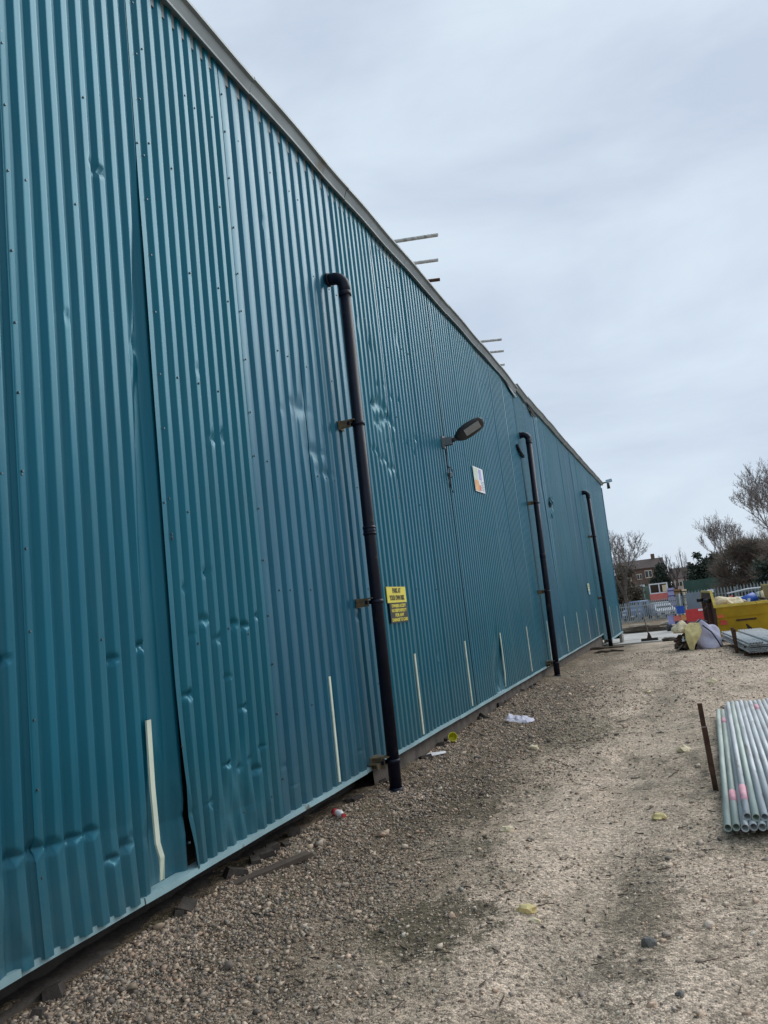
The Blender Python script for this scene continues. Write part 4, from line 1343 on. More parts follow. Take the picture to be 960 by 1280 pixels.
for nm, m_, c, s_, lab, cat in (
        ('plastic_crate', 'bluedark', (2.62, 41.0, .24), (.62, .5, .5), 'navy crate at the bottom of the coloured junk pile', 'crate'),
        ('plastic_crate', 'p_red', (2.42, 40.8, .62), (.34, .34, .26), 'red brown box in the middle of the coloured junk pile', 'box'),
        ('plastic_crate', 'p_purple', (2.14, 40.9, .58), (.30, .4, .44), 'lilac tub at the left of the coloured junk pile', 'tub'),
        ('plastic_crate', 'blue', (2.62, 40.9, 1.02), (.34, .34, .36), 'bright blue container on top of the junk pile', 'container'),
        ('plastic_crate', 'greenp', (2.98, 40.9, .58), (.24, .4, .36), 'green tub at the right of the coloured junk pile', 'tub'),
        ('plastic_crate', 'p_orange', (2.72, 40.75, .62), (.24, .3, .26), 'tan box under the bright blue container', 'box')):
    e = empty(nm, (c[0] - .28, c[1], g(5, c[1]) + .05 + c[2] - s_[2] / 2), rt_.uniform(-.2, .2), lab, cat)
    MB().box((0, 0, s_[2] / 2), s_, None, 1.06).build('body', M[m_], e)
    MB().box((0, 0, s_[2] - .02), (s_[0] * 1.12, s_[1] * 1.12, .04)).build('rim', M[m_], e)

# ------------------------------------------------------------------ timber pile
for i in range(22):
    ly = i // 8
    x0 = -.6 + (i % 8) * .30 + rt_.uniform(-.15, .15)
    y0 = 44.4 + rt_.uniform(-.5, .5)
    z = g(5, y0) + .08 + .11 * ly + rt_.uniform(0, .03)
    l = rt_.uniform(.9, 1.9)
    o = MB().box((0, 0, 0), (l, .16, .10)).build('timber_baulk', M['wood'], None, (x0, y0, z), (rt_.uniform(-.08, .08), rt_.uniform(-.07, .07), rt_.uniform(-.35, .35)))
    tag(o, 'weathered grey brown timber baulk in the low pile before the far fence', 'timber', 'timber baulks in the low pile')
o = MB().box((0, 0, 0), (.95, .35, .05)).build('board', M['palewood'], None, (.15, 43.9, g(5, 44) + .46), (0, R(3), R(8)))
tag(o, 'pale flat board lying on top of the timber pile', 'board')
o = MB().box((0, 0, 0), (.75, .3, .05)).build('board', M['paledark'], None, (1.72, 43.9, g(5, 44) + .46), (0, R(-4), R(-5)))
tag(o, 'grey flat board on the right end of the timber pile', 'board')
blob('rubble_sack', M['lamp'], (1.72, 42.3, g(5, 42.3) + .05), (.26, .22, .2), 88, 'small black rubble sack at the right end of the timber pile', 'sack', None, None, 2, .3)

# ------------------------------------------------------------------ palisade fences
def pale_mesh(h, wdt):
    mb = MB()
    a = wdt / 2
    prof = [(-a, .016), (-a * .55, .0), (0, -.012), (a * .55, 0), (a, .016)]
    tops = [h - .10, h - .055, h, h - .055, h - .10]
    vs_ = [(x, y, 0) for x, y in prof] + [(x, y, t) for (x, y), t in zip(prof, tops)]
    vs_ += [(x, y + .006, z) for x, y, z in vs_]
    fs = [(i, i + 1, i + 6, i + 5) for i in range(4)] + [(i + 10, i + 15, i + 16, i + 11) for i in range(4)] + [(0, 5, 15, 10), (4, 14, 19, 9)] + [(i + 5, i + 6, i + 16, i + 15) for i in range(4)]
    mb.add(vs_, fs)
    return mb.mesh('pale')


def palisade(x0, x1, ya, yb, h, sp, wdt, m, lab, base):
    fe = empty('palisade_fence', (x0, ya, 0), 0, lab, 'fence')
    pm = pale_mesh(h, wdt)
    pm.materials.append(m)
    n = int((x1 - x0) / sp)
    for i in range(n + 1):
        x = i * sp
        y = (yb - ya) * x / (x1 - x0)
        o = bpy.data.objects.new('pale', pm)
        COL.objects.link(o)
        o.parent = fe
        o.location = (x, y, base(x / (x1 - x0)) + rt_.uniform(-.02, .02))
    for zz in (.35, h - .32):
        b0, b1 = base(0), base(1)
        L_ = x1 - x0
        MB().prism([(-.03, -.03), (.03, -.03), (.03, .03), (-.03, .03)], 'x', 0, 1).build('rail', m, fe, (0, .05, zz + b0)).matrix_local = Matrix(((L_, 0, 0, 0), ((yb - ya), 1, 0, .05), (b1 - b0, 0, 1, zz + b0), (0, 0, 0, 1)))
    for i in range(int((x1 - x0) / 2.75) + 1):
        x = i * 2.75
        MB().box((0, 0, h / 2 - .1), (.1, .06, h)).build('post', m, fe, (x, (yb - ya) * x / (x1 - x0) + .12, base(x / (x1 - x0))))
    return fe


palisade(2.25, 13.0, 42.2, 41.0, 2.12, .15, .068, M['paledark'], 'dark galvanised palisade fence behind the yellow skip', lambda t: -.84 + .08 * min(1, t * 2.5))
palisade(-7.0, 3.6, 69.5, 70.5, 1.9, .15, .07, M['pale'], 'pale palisade fence far off in front of the parked cars', lambda t: -1.38 + .27 * t)
MB().box((0, 0, 0), (1.02, .02, 1.75)).build('metal_sheet', M['sheetg'], None, (3.18, 41.95, .30), (0, 0, R(-6)))
o = bpy.data.objects['metal_sheet']
tag(o, 'flat grey metal sheet fixed over the left end of the dark palisade fence', 'sheet')
o = MB().box((0, 0, 0), (.30, .02, .16)).build('notice_sign', M['white'], None, (3.83, 41.3, 1.16), (0, R(-3), R(-5)))
tag(o, 'small white notice on the fence above the corner of the skip', 'sign')
MB().path([(4.5, 39.9, .98), (5.4, 39.8, 1.10), (5.9, 39.7, 1.10), (7.4, 39.5, 1.22)], .03, 8).build('white_pole', M['white'])
tag(bpy.data.objects['white_pole'], 'long white pole lying along the top of the fence behind the skip', 'pole')
MB().cyl((2.36, 41.7, -.75), (2.36, 41.75, 1.2), .04, n=8).build('gate_post', M['pale'])
tag(bpy.data.objects['gate_post'], 'thin galvanised gate post at the left end of the grey sheet', 'post')

# ------------------------------------------------------------------ parked vehicles behind the far fence
def car(x, y, rz, m, lab, wd, h, ln, van=False):
    z = g(5, y)
    c = empty('van' if van else 'parked_car', (x, y, z), rz, lab, 'van' if van else 'car')
    hl = ln / 2
    if van:
        prof = [(-hl, .3), (-hl, .95), (-hl + .55, 1.1), (-hl + 1.05, h), (hl - .1, h), (hl, h - .2), (hl, .3)]
    else:
        prof = [(-hl, .32), (-hl + .02, .72), (-hl + .95, .92), (-hl + 1.7, h), (hl - 1.1, h), (hl - .25, .98), (hl, .9), (hl, .32)]
    vs_, fs = [], []
    n = len(prof)
    for sx, k in ((-1, 0), (-1, 1), (1, 1), (1, 0)):
        for (py, pz) in prof:
            up_ = pz > 1.0
            ww = wd / 2 * (.80 if up_ else 1.0) if k == 0 else (wd / 2 - .06) * (.78 if up_ else 1.0)
            vs_.append((sx * ww, py, pz + (0.0 if k == 0 else .03 * up_)))
    for q in range(3):
        for i in range(n):
            j = (i + 1) % n
            fs.append((q * n + i, q * n + j, (q + 1) * n + j, (q + 1) * n + i))
    fs += [tuple(range(n)), tuple(3 * n + i for i in reversed(range(n)))]
    MB().add(vs_, fs).build('body', m, c)
    a, b = (prof[2], prof[3])
    e = .03
    MB().add([(-wd * .38, a[0] + .08 - e, a[1] + .05), (wd * .38, a[0] + .08 - e, a[1] + .05), (wd * .34, b[0] - .06 - e, b[1] - .06), (-wd * .34, b[0] - .06 - e, b[1] - .06), (-wd * .38, a[0] + .1, a[1] + .05), (wd * .38, a[0] + .1, a[1] + .05), (wd * .34, b[0], b[1] - .06), (-wd * .34, b[0], b[1] - .06)], [(0, 1, 2, 3), (0, 4, 5, 1), (1, 5, 6, 2), (2, 6, 7, 3), (3, 7, 4, 0)]).build('windscreen', M['glass'], c)
    for sx in (-1, 1):
        MB().box((sx * wd * .42, .2, (1.0 + h) / 2 - .02), (.03, ln * .36, h - 1.16), (0, sx * R(-11), 0)).build('side_window', M['glass'], c)
        MB().box((sx * wd * .36, -hl - .0, .68), (.32, .05, .14)).build('headlight', M['lamplens'], c)
        for yy in (-hl + .8, hl - .8):
            wv = MB().cyl((sx * (wd / 2 - .19), yy, .31), (sx * (wd / 2 + .01), yy, .31), .31, n=16).build('wheel', M['tyre'], c)
            MB().cyl((sx * (wd / 2), yy, .31), (sx * (wd / 2 + .02), yy, .31), .19, n=12).build('rim', M['pale'], wv)
    MB().box((0, -hl - .01, .46), (wd * .7, .04, .14)).build('grille', M['tyre'], c)
    MB().box((0, -hl - .035, .47), (.5, .01, .11)).build('number_plate', M['white'], c)
    return c


car(.15, 76.5, R(18), M['carw'], 'silver white car parked behind the pale far fence', 1.72, 1.45, 4.1)
car(-2.0, 77, R(-10), M['carb'], 'blue grey van parked behind the left of the pale far fence', 1.8, 1.75, 4.4, True)

# ------------------------------------------------------------------ beyond the car park: cage, crates, cabin, screens, houses
zc = g(5, 86)
CG = empty('cage_trailer', (0.05, 85.5, zc), 0, 'white framed open cage with red lower panels beyond the pale fence', 'trailer')
mb = MB()
for x in (-.98, -.05, .75):
    mb.box((x, 0, 2.72), (.11, .1, 1.05))
for z in (2.22, 3.18):
    mb.box((-.11, .005, z + .05), (1.86, .09, .12))
mb.build('white_frame', M['white'], CG)
MB().box((.05, -.05, 1.86), (2.25, .06, .72)).build('red_panel', M['p_red'], CG)
MB().box((.0, .6, 2.3), (1.9, .06, 1.7)).build('back_panel', M['brown'], CG)
MB().box((.5, .3, 2.7), (.5, .3, .7)).build('cream_load', M['cream'], CG)
for x in (-.7, .7):
    MB().cyl((x - .1, .3, .45), (x + .1, .3, .45), .45, n=14).build('wheel', M['tyre'], CG)
for i, (x, z, sx, sz_, m_, lab) in enumerate(((1.08, 1.05, .62, 2.1, 'p_purple', 'tall lilac blue crate beside the white framed cage'), (1.75, .95, .75, 1.9, 'tan_m', 'tall orange brown stack left of the far cream stack'), (2.30, .9, .62, 1.8, 'cream', 'cream stack at the right of the orange brown stack'))):
    e = empty('crate_stack', (x, 85.2, zc + .55), 0, lab, 'crates')
    MB().box((0, 0, z), (sx, .6, sz_)).build('body', M[m_], e)
    for k in range(4):
        MB().box((0, -.32, .25 + k * sz_ / 4), (sx * 1.04, .05, .10)).build('batten', M['brown'] if i else M['bluedark'], e)
CB = empty('cabin', (-2.35, 90, g(5, 90)), 0, 'small pale green cabin with a white roof left of the cage', 'cabin')
MB().box((0, 0, 1.55), (1.15, 1.6, 3.1)).build('wall', M['mesh_p'], CB)
MB().box((0, 0, 3.22), (1.35, 1.8, .22)).build('roof', M['white'], CB)

for x0, x1, y, zt, m_, lab in ((-9, -2.6, 88.0, 1.75, 'mesh', 'dark green screening mesh fence left of the pale green cabin'), (-1.9, -.6, 91.5, 2.0, 'mesh_p', 'faded green mesh fence between the cabin and the cage'), (2.4, 16.0, 88.5, 2.05, 'mesh', 'dark green mesh fence behind the right hand palisade')):
    e = empty('mesh_fence', (x0, y, g(5, y)), 0, lab, 'fence')
    h = zt + 1.2
    mb = MB()
    nst = int((x1 - x0) / .5) + 1
    vs_, fs = [], []
    for i in range(nst + 1):
        x = (x1 - x0) * i / nst
        for k, z in enumerate((0, h * .5, h)):
            for t_ in (0, .02):
                vs_.append((x, .05 * math.sin(x * 3 + k) + t_, z - .06 * abs(math.sin(x * 1.2)) * (k == 2)))
    for i in range(nst):
        a, b = i * 6, (i + 1) * 6
        fs += [(a, b, b + 2, a + 2), (a + 2, b + 2, b + 4, a + 4), (a + 1, a + 3, b + 3, b + 1), (a + 3, a + 5, b + 5, b + 3), (a + 4, b + 4, b + 5, a + 5)]
    mb.add(vs_, fs).build('screen', M[m_], e)
    for i in range(int((x1 - x0) / 2.5) + 1):
        MB().cyl((i * 2.5, .1, 0), (i * 2.5, .1, h + .1), .04, n=6).build('post', M['mesh'], e)


def house(x, y, wd, dp, eave, ridge, wm, rm, lab, wins, rz=0):
    z = g(5, y)
    h = empty('house', (x, y, z), rz, lab, 'house')
    MB().box((0, dp / 2, eave / 2), (wd, dp, eave)).build('wall', M[wm], h)
    mb = MB()
    o = .35
    mb.prism([(-o, eave - .1), (dp / 2, ridge), (dp + o, eave - .1), (dp + o, eave + .1), (dp / 2, ridge + .22), (-o, eave + .1)], 'x', -wd / 2 - o, wd / 2 + o)
    rf = mb.build('roof', M[rm], h)
    MB().box((wd * .3, dp / 2, ridge + .6), (.9, .6, 1.5)).build('chimney', M['brick'], rf)
    for (wx, wz, ww, wh) in wins:
        f = MB().box((wx, -.04, wz), (ww, .12, wh)).build('window', M['cream_w'], h)
        for sx in (-.25, .25):
            MB().box((wx + sx * ww, -.115, wz), (ww * .38, .03, wh * .78)).build('pane', M['glass'], f)
    return h


house(-7.4, 200, 10.0, 8, 7.9, 10.0, 'brick', 'roof', 'red brown brick house with a brown tiled roof behind the left trees', [(-3.4, 6.0, 1.7, 1.7), (1.6, 6.4, 1.7, 1.9), (3.9, 6.0, 1.4, 1.6), (-3.4, 2.6, 2.2, 1.8), (1.6, 2.6, 2.2, 1.8), (-.6, 6.0, 1.2, 1.4)])
house(2.2, 212, 6.0, 8, 4.6, 7.2, 'pinkwall', 'roof', 'pale pink rendered house seen between the two middle trees', [(-1.5, 3.2, 1.5, 1.4), (1.4, 3.2, 1.5, 1.4)], R(3))
house(24, 150, 15, 9, 5.5, 8.6, 'brick', 'roof', 'low brick house with a long roof behind the right hand bushes', [(-5, 3.2, 1.8, 1.6), (0, 3.2, 1.8, 1.6), (5, 3.2, 1.8, 1.6)])


# ------------------------------------------------------------------ trees
def prisms(segs, n):
    """segs: (m,8) start xyz, end xyz, r0, r1 -> verts, quads"""
    A, B = segs[:, :3], segs[:, 3:6]
    d = B - A
    d /= np.linalg.norm(d, axis=1)[:, None] + 1e-9
    q = np.where(np.abs(d[:, 2:3]) < .9, np.array([[0, 0, 1.0]]), np.array([[1.0, 0, 0]]))
    e1 = q - d * (q * d).sum(1)[:, None]
    e1 /= np.linalg.norm(e1, axis=1)[:, None]
    e2 = np.cross(d, e1)
    V = []
    for P, rr in ((A, segs[:, 6]), (B, segs[:, 7])):
        for j in range(n):
            t = 2 * math.pi * j / n
            V.append(P + (e1 * math.cos(t) + e2 * math.sin(t)) * rr[:, None])
    V = np.stack(V, 1).reshape(-1, 3)
    m_ = len(segs)
    f = np.array([(j, (j + 1) % n, n + (j + 1) % n, n + j) for j in range(n)])
    return V, (f[None] + (np.arange(m_) * 2 * n)[:, None, None]).reshape(-1, 4)


def grow(seed, h, spread, trunk_r, levels=6, first=.28, up_=.25, lean=(0, 0), split=(2, 3), twig_n=3, minr=.008):
    rr = random.Random(seed)
    thick, thin = [], []

    def seg(p, d, l, r, lv):
        k = 3 if lv < 2 else 2
        q = Vector(p)
        dd = Vector(d)
        for i in range(k):
            dd = (dd + Vector((rr.gauss(0, .12), rr.gauss(0, .12), rr.gauss(0, .06) + (up_ * .12 if lv > 0 else 0)))).normalized()
            n_ = q + dd * (l / k)
            ra, rb = r * (1 - .3 * i / k), r * (1 - .3 * (i + 1) / k)
            (thick if lv < 3 else thin).append((*q, *n_, ra, rb))
            q = n_
            if lv >= 2:
                for _ in range(twig_n if lv < levels else 2):
                    a = Vector((rr.gauss(0, 1), rr.gauss(0, 1), rr.gauss(.3, .8))).normalized()
                    td = (dd + a * 1.1).normalized()
                    tl = l * rr.uniform(.25, .55)
                    m2 = q + td * tl * .5 + Vector((rr.gauss(0, .03), rr.gauss(0, .03), 0)) * tl
                    thin.append((*q, *m2, max(r * .35, minr), max(r * .25, minr * .8)))
                    thin.append((*m2, *(m2 + (td + Vector((rr.gauss(0, .3), rr.gauss(0, .3), rr.gauss(.1, .25)))).normalized() * tl * .6), max(r * .25, minr * .8), minr * .5))
        if lv < levels:
            c = rr.randint(*split) + (2 if lv == 0 else 0)
            az0 = rr.uniform(0, 6.28)
            for i in range(c):
                ang = rr.uniform(.25, .75) * spread
                az = az0 + 6.283 * i / c + rr.gauss(0, .35)
                a = Vector((math.cos(az), math.sin(az), 0))
                nd = (dd * math.cos(ang) + a * math.sin(ang) + Vector((0, 0, up_ * .35))).normalized()
                seg(q, nd, l * rr.uniform(.62, .86), max(r * .7 * rr.uniform(.65, .85), minr), lv + 1)
    seg((0, 0, -.2), Vector((lean[0], lean[1], 1)).normalized(), h * first, trunk_r, 0)
    return np.array(thick), np.array(thin)


def bare_tree(x, y, h, spread, trunk_r, seed, lab, bark='bark', twig='twig', sc=None, cw=None, **kw):
    th_, tn = grow(seed, h, spread, trunk_r, **kw)
    top = max(tn[:, 5].max(), th_[:, 5].max())
    k = h / top
    for a in (th_, tn):
        a[:, :6] *= k
        pass
    if cw:
        rad_ = np.percentile(np.hypot(tn[:, 3], tn[:, 4]), 94)
        for a in (th_, tn):
            a[:, [0, 1, 3, 4]] *= cw / 2 / rad_
    t = empty('bare_tree', (x, y, g(5, y)), 0, lab, 'tree')
    V, f = prisms(th_, 6)
    link('trunk', np_mesh('trunk', V, f, True), M[bark], t)
    V, f = prisms(tn, 3)
    o = link('crown', np_mesh('crown', V, f), M[twig], t)
    return t


def leaf_cloud(pts, sizes, seed):
    rr = np.random.default_rng(seed)
    n = len(pts)
    a = rr.normal(size=(n, 3))
    a /= np.linalg.norm(a, axis=1)[:, None]
    b = rr.normal(size=(n, 3))
    b -= a * (a * b).sum(1)[:, None]
    b /= np.linalg.norm(b, axis=1)[:, None]
    s_ = sizes[:, None]
    V = np.stack([pts - a * s_, pts + b * s_ * .55, pts + a * s_, pts - b * s_ * .55], 1).reshape(-1, 3)
    return V, np.arange(n * 4).reshape(-1, 4)


def bush(name, x, y, shape, n, leaf, seed, lab, m, cat, clumps=26, stems=True, twigs=0, twm='twig_b'):
    """shape: list of (cx, cy, cz, rx, ry, rz) lobes; foliage in clumps through the volume"""
    rr = np.random.default_rng(seed)
    z = g(5, y)
    t = empty(name, (x, y, z), 0, lab, cat)
    P, Sz = [], []
    lob = np.array(shape, float)
    wgt = lob[:, 3] * lob[:, 4] * lob[:, 5]
    wgt /= wgt.sum()
    cl = []
    for i in range(clumps):
        l = lob[rr.choice(len(lob), p=wgt)]
        d = rr.normal(size=3)
        d /= np.linalg.norm(d)
        c = l[:3] + d * l[3:] * rr.uniform(.35, 1.0)
        cl.append((c, rr.uniform(.25, .55) * l[3:].min() + .15))
    for i in range(n):
        c, r_ = cl[i % clumps]
        d = rr.normal(size=3)
        d /= np.linalg.norm(d)
        p = c + d * r_ * (.25 + 1.25 * rr.uniform() ** 1.6)
        if p[2] < .05:
            p[2] = abs(p[2]) + .05
        P.append(p)
        Sz.append(leaf * rr.uniform(.6, 1.4))
    V, f = leaf_cloud(np.array(P), np.array(Sz), seed + 1)
    link('crown', np_mesh('crown', V, f), M[m], t)
    segs = []
    for i in range(min(clumps, 14)):
        c = cl[i][0]
        segs.append((rr.normal(0, .15), rr.normal(0, .1), 0, c[0] * .6, c[1] * .6, c[2] * .55, .07, .045))
        segs.append((c[0] * .6, c[1] * .6, c[2] * .55, c[0], c[1], c[2], .045, .02))
    V, f = prisms(np.array(segs), 5)
    link('trunk', np_mesh('trunk', V, f), M['bark_d'], t)
    if twigs:
        sg_ = []
        for i in range(twigs):
            c, r_ = cl[rr.integers(clumps)]
            d = rr.normal(size=3)
            d[2] = abs(d[2]) * .8 + .2
            d /= np.linalg.norm(d)
            a = c + d * r_ * .4 + rr.normal(0, .15, 3)
            b = a + d * rr.uniform(.5, 1.3)
            a[2], b[2] = max(a[2], .1), max(b[2], .2)
            sg_.append((*a, *b, .016, .006))
        V, f = prisms(np.array(sg_), 3)
        link('twigs', np_mesh('twigs', V, f), M[twm], t)
    return t


# left group, seen past the far corner of the warehouse
bare_tree(-2.5, 75, 8.9, 1.25, .22, 101, 'spreading bare tree just past the far corner of the warehouse', levels=6, first=.30, split=(2, 3), minr=.013, twig_n=4, cw=6.6)
bush('ivy_bush', -3.4, 86, [(0, 0, 2.2, 1.5, 1.2, 2.0), (.3, 0, 4.4, 1.1, .9, 1.5), (-1.6, 0, 2.5, 1.3, 1, 2.2), (1.0, 0, 2.6, .7, .7, 1.7), (.1, 0, 5.0, 1.1, .8, 1.0)], 13000, .13, 201, 'brown green ivy covered bush left of the brick house', 'leaf_b', 'bush', 80, True, 900)
bush('evergreen_bush', -1.2, 120, [(0, 0, 2.6, 1.3, 1, 2.4), (.6, 0, 5.0, 1.0, .8, 1.7), (1.1, 0, 2.4, 1.0, .9, 2.2), (.6, 0, 6.6, .5, .4, .8)], 15000, .18, 203, 'dark evergreen bush in front of the brick house', 'leaf_d', 'bush', 40)
bare_tree(1.15, 110, 7.3, 1.25, .21, 104, 'round headed bare tree with a dark trunk between the houses', 'bark_d', 'bark_d', levels=5, first=.32, split=(2, 3), minr=.016, cw=3.2, twig_n=4)
bare_tree(2.68, 100, 7.6, .62, .13, 109, 'slender upright bare tree left of the dark hedge', 'bark', 'twig', levels=4, first=.36, split=(2, 2), minr=.012, cw=1.3, twig_n=4)
# right group
bush('evergreen_hedge', 4.75, 90, [(-.6, 0, 2.8, 1.0, .9, 2.7), (.3, 0, 3.1, 1.0, .9, 3.0), (1.1, 0, 2.9, .9, .9, 2.8), (0, 0, 4.7, 1.0, .8, 1.4), (-.8, 0, 4.3, .7, .6, 1.3)], 19000, .15, 205, 'tall dark evergreen hedge behind the grey fence sheet', 'leaf_d', 'hedge', 90)
bare_tree(6.5, 80, 9.5, 1.15, .17, 110, 'tall thin bare tree rising from the brown thicket', 'bark', 'twig', levels=6, first=.42, split=(2, 3), up_=.35, minr=.011, twig_n=4, cw=5.0)
bush('thicket', 6.7, 75, [(-.9, 0, 2.0, 1.0, .9, 2.0), (.2, 0, 2.8, 1.4, 1, 3.0), (1.4, 0, 3.3, 1.2, 1, 3.1), (2.3, 0, 3.0, 1.2, 1, 2.9), (.9, 0, 4.4, 1.7, .9, 1.6)], 9000, .075, 207, 'brown twiggy thicket under the thin bare tree', 'leaf_b', 'bush', 130, True, 9000, 'twig_b')
bush('thicket', 10.2, 72, [(-.5, 0, 2.4, 1.3, 1, 2.5), (1.2, 0, 2.7, 1.4, 1, 2.7), (.2, 0, 4.6, 1.0, .8, 1.2)], 5200, .08, 208, 'brown thicket at the right edge behind the large bare tree', 'leaf_b', 'bush', 90, True, 6000, 'twig_b')
bush('evergreen_bush', 8.3, 66, [(0, 0, 1.8, .9, .8, 1.9), (.9, 0, 2.1, .9, .8, 2.1), (.3, 0, 3.1, .6, .6, .9)], 4800, .13, 209, 'dark green shrub at the foot of the large bare tree', 'leaf_d', 'bush', 40)
bush('evergreen_bush', 10.6, 66, [(0, 0, 1.9, 1.1, .8, 2.0), (1.1, 0, 2.1, 1.0, .8, 2.1)], 4200, .13, 211, 'second dark green shrub right of the large bare tree', 'leaf_d', 'bush', 36)
bare_tree(9.6, 60, 10.8, 1.1, .26, 116, 'large spreading bare tree at the right edge above the skip', 'bark', 'twig', levels=7, first=.27, split=(2, 3), up_=.30, twig_n=4, minr=.010, cw=7.4)

bare_tree(10.3, 92, 9.3, 1.25, .18, 131, 'pale bare tree between the brown thicket and the right edge', 'bark', 'twig', levels=6, first=.30, split=(2, 3), twig_n=4, minr=.013, cw=6.0)
bare_tree(12.6, 84, 9.6, 1.25, .2, 137, 'tall pale bare tree behind the thicket at the right edge', 'bark', 'twig', levels=6, first=.30, split=(2, 3), twig_n=4, minr=.013, cw=6.5)
bare_tree(6.6, 105, 7.0, 1.3, .16, 139, 'low pale bare tree behind the evergreen hedge', 'bark', 'twig', levels=5, first=.28, split=(2, 3), twig_n=4, minr=.014, cw=4.0)
bare_tree(-5.2, 110, 9.0, 1.3, .2, 141, 'distant pale bare tree above the left end of the brick house', 'bark', 'twig', levels=5, first=.30, split=(2, 3), twig_n=4, minr=.015, cw=5.5)
bush('ivy_bush', -2.9, 105, [(0, 0, 1.8, 1.3, .9, 1.7), (1.2, 0, 1.6, 1.0, .9, 1.6)], 6000, .14, 221, 'low brown green bush hiding the foot of the brick house', 'leaf_b', 'bush', 60, True, 500)

# ------------------------------------------------------------------ litter on the ground
def crumple(nx_, ny_, sx, sy, sz_, seed):
    rr = np.random.default_rng(seed)
    u = np.linspace(-1, 1, nx_)
    v = np.linspace(-1, 1, ny_)
    U, V = np.meshgrid(u, v, indexing='ij')
    e = np.clip(1 - (U ** 2) ** 1.2, 0, 1) * np.clip(1 - (V ** 2) ** 1.2, 0, 1)
    f1 = np.abs(fbm(U * 2.2 + 5, V * 2.2, seed, 3))
    Z = sz_ * (e ** .6 * (.55 + .9 * f1)) + .006
    X = sx * U * (1 - .25 * np.abs(fbm(U * 1.5, V * 1.5 + 9, seed + 3, 2))) + .15 * sx * fbm(U * 3, V * 3, seed + 4, 2)
    Y = sy * V * (1 - .25 * np.abs(fbm(U * 1.5 + 3, V * 1.5, seed + 5, 2))) + .15 * sy * fbm(U * 3 + 7, V * 3, seed + 6, 2)
    ii = np.arange(nx_ * ny_).reshape(nx_, ny_)
    f = np.stack([ii[:-1, :-1], ii[1:, :-1], ii[1:, 1:], ii[:-1, 1:]], -1).reshape(-1, 4)
    top = np.stack([X, Y, Z], -1).reshape(-1, 3)
    return np.concatenate([top, top - np.array([0, 0, .004])]), np.concatenate([f, f[:, ::-1] + nx_ * ny_])


V, f = crumple(26, 20, .22, .17, .07, 4)
o = link('rag', np_mesh('rag', V, f), M['rag'], None, (.47, 10.6, gs(.47, 10.6) - .005), (0, 0, .3))
tag(o, 'crumpled white grey rag lying on the gravel by the wall', 'rag')
cz = gs(.10, 8.78)
cp = empty('plastic_cup', (.10, 8.78, cz + .055), .5, 'small bright yellow plastic cup lying beside the wall base', 'cup')
cp.rotation_euler = (R(68), 0, R(20))
MB().path([(0, 0, -.07), (0, 0, .07)], [.036, .05], 16, False).build('wall', M['cup'], cp)
MB().path([(0, 0, -.069), (0, 0, .069)], [.034, .048], 16, False).build('inside', M['cupin'], cp)
MB().cyl((0, 0, -.072), (0, 0, -.066), .036, n=16).build('base', M['cup'], cp)
MB().ring_tube((0, 0, .066), (0, 0, .073), .053, .048, 16).build('rim', M['cup'], cp)
V, f = crumple(16, 10, .16, .05, .018, 9)
o = link('paper_scrap', np_mesh('paper_scrap', V, f), M['paper'], None, (.12, 8.02, gs(.12, 8.02) + .002), (0, 0, .9))
tag(o, 'flattened white paper scrap on the gravel near the downpipe foot', 'paper')
bt = empty('drinks_bottle', (.12, 5.58, gs(.12, 5.58) + .032), R(-38), 'small crushed red and white drinks bottle on gravel by the wall', 'bottle')
MB().path([(-.07, 0, 0), (-.05, 0, 0), (.02, 0, .004), (.05, 0, 0), (.075, 0, 0), (.095, 0, 0)], [.020, .028, .024, .028, .014, .012], 12).build('body', M['paper'], bt)
MB().path([(-.055, 0, 0), (-.0, 0, .003)], [.0288, .0262], 12).build('wrapper', M['redcan'], bt)
MB().cyl((.092, 0, 0), (.115, 0, 0), .0155, n=12).build('cap', M['redcan'], bt)
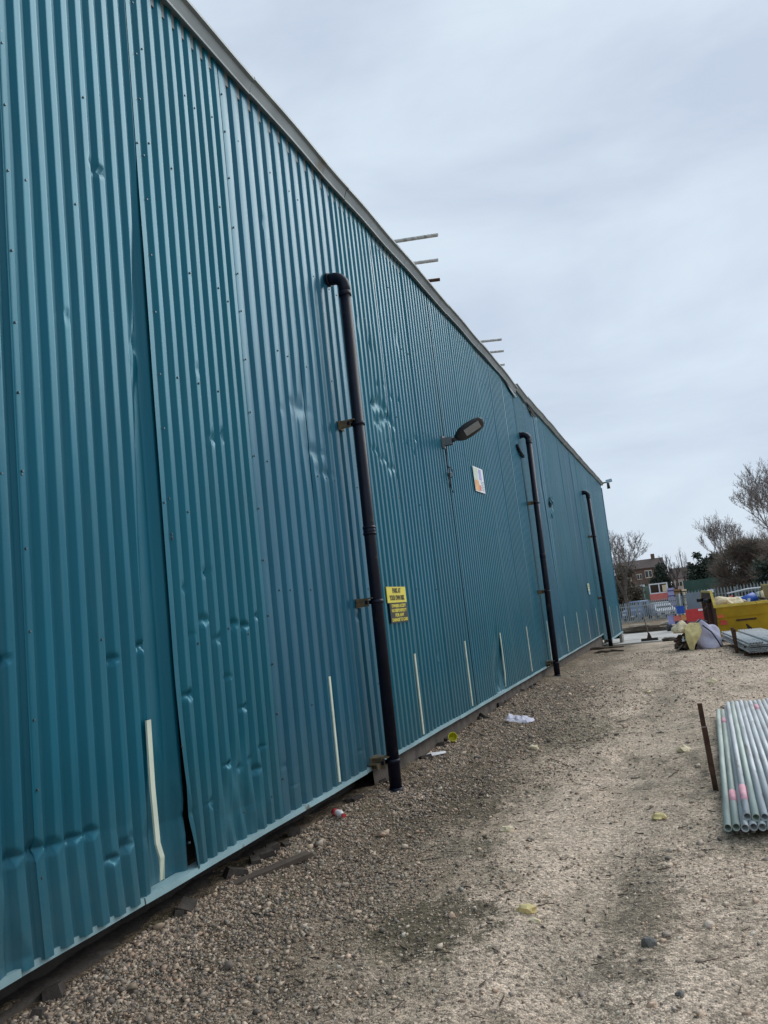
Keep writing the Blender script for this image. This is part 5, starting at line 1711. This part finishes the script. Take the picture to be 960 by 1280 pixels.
for i, (x, y, s_, m_, lab) in enumerate(((2.46, 5.92, .042, 'foam', 'yellow foam chunk on the track left of the tube stack'), (2.61, 8.2, .055, 'cream', 'cream foam chunk on the track beyond the tube stack posts'), (1.06, 8.66, .045, 'cream', 'cream foam scrap near the white rag on the track'), (1.86, 4.16, .040, 'foam', 'flat yellow foam scrap low in the middle of the track'), (1.42, 5.62, .04, 'cream', 'cream scrap in the middle of the track beyond the dark patch'), (1.93, 4.02, .022, 'cream', 'small cream crumb beside the flat yellow foam scrap'), (3.0, 13.5, .06, 'cream', 'cream foam scrap far up the track before the skip'), (2.05, 13.0, .05, 'cream', 'small cream foam scrap far up the middle of the track'))):
    blob('foam_scrap', M[m_], (x, y, gs(x, y) - .004), (s_ * 1.25, s_ * .9, s_ * .7), 300 + i, lab, 'foam scrap', 'scraps of foam on the track', None, 2, .35)
blob('rock', M['rock'], (2.48, 3.90, gs(2.48, 3.9) - .012), (.036, .030, .030), 330, 'fist sized dark grey rock at the lower right of the track', 'rock', None, None, 2, .3)
blob('rock', M['rock'], (2.62, 3.42, gs(2.62, 3.42) - .012), (.018, .022, .018), 331, 'small dark stone at the bottom right edge of the track', 'rock', None, None, 2, .3)
o = MB().box((0, 0, 0), (.74, .058, .03)).build('timber_batten', M['twiglit'], None, (.16, 4.42, gs(.16, 4.42) + .012), (R(6), R(0), R(70)))
tag(o, 'dark weathered timber batten lying against the wall footing', 'timber')
for i, (x, y, l, a) in enumerate(((.30, 24.0, 1.1, .3), (-.02 + .15, 23.2, .8, .6), (.62, 22.6, .7, -.2), (.42, 22.0, .5, .5))):
    o = MB().path([(-l / 2, 0, 0), (0, .06, .04), (l / 2, -.03, .02)], [.03, .035, .02], 6).build('fallen_branch', M['twiglit'], None, (x, y, g(x, y) + .03), (0, 0, a))
    tag(o, 'dark fallen branch on the dirt near the far downpipe', 'branch', 'fallen branches near the far downpipe')
blob('dirt_clod', M['brown'], (1.95, 30.0, g(5, 30) + .0), (.28, .2, .09), 340, 'dark dirt clod on the near edge of the concrete', 'dirt clod', None, None, 2, .4)

bpy.context.view_layer.update()
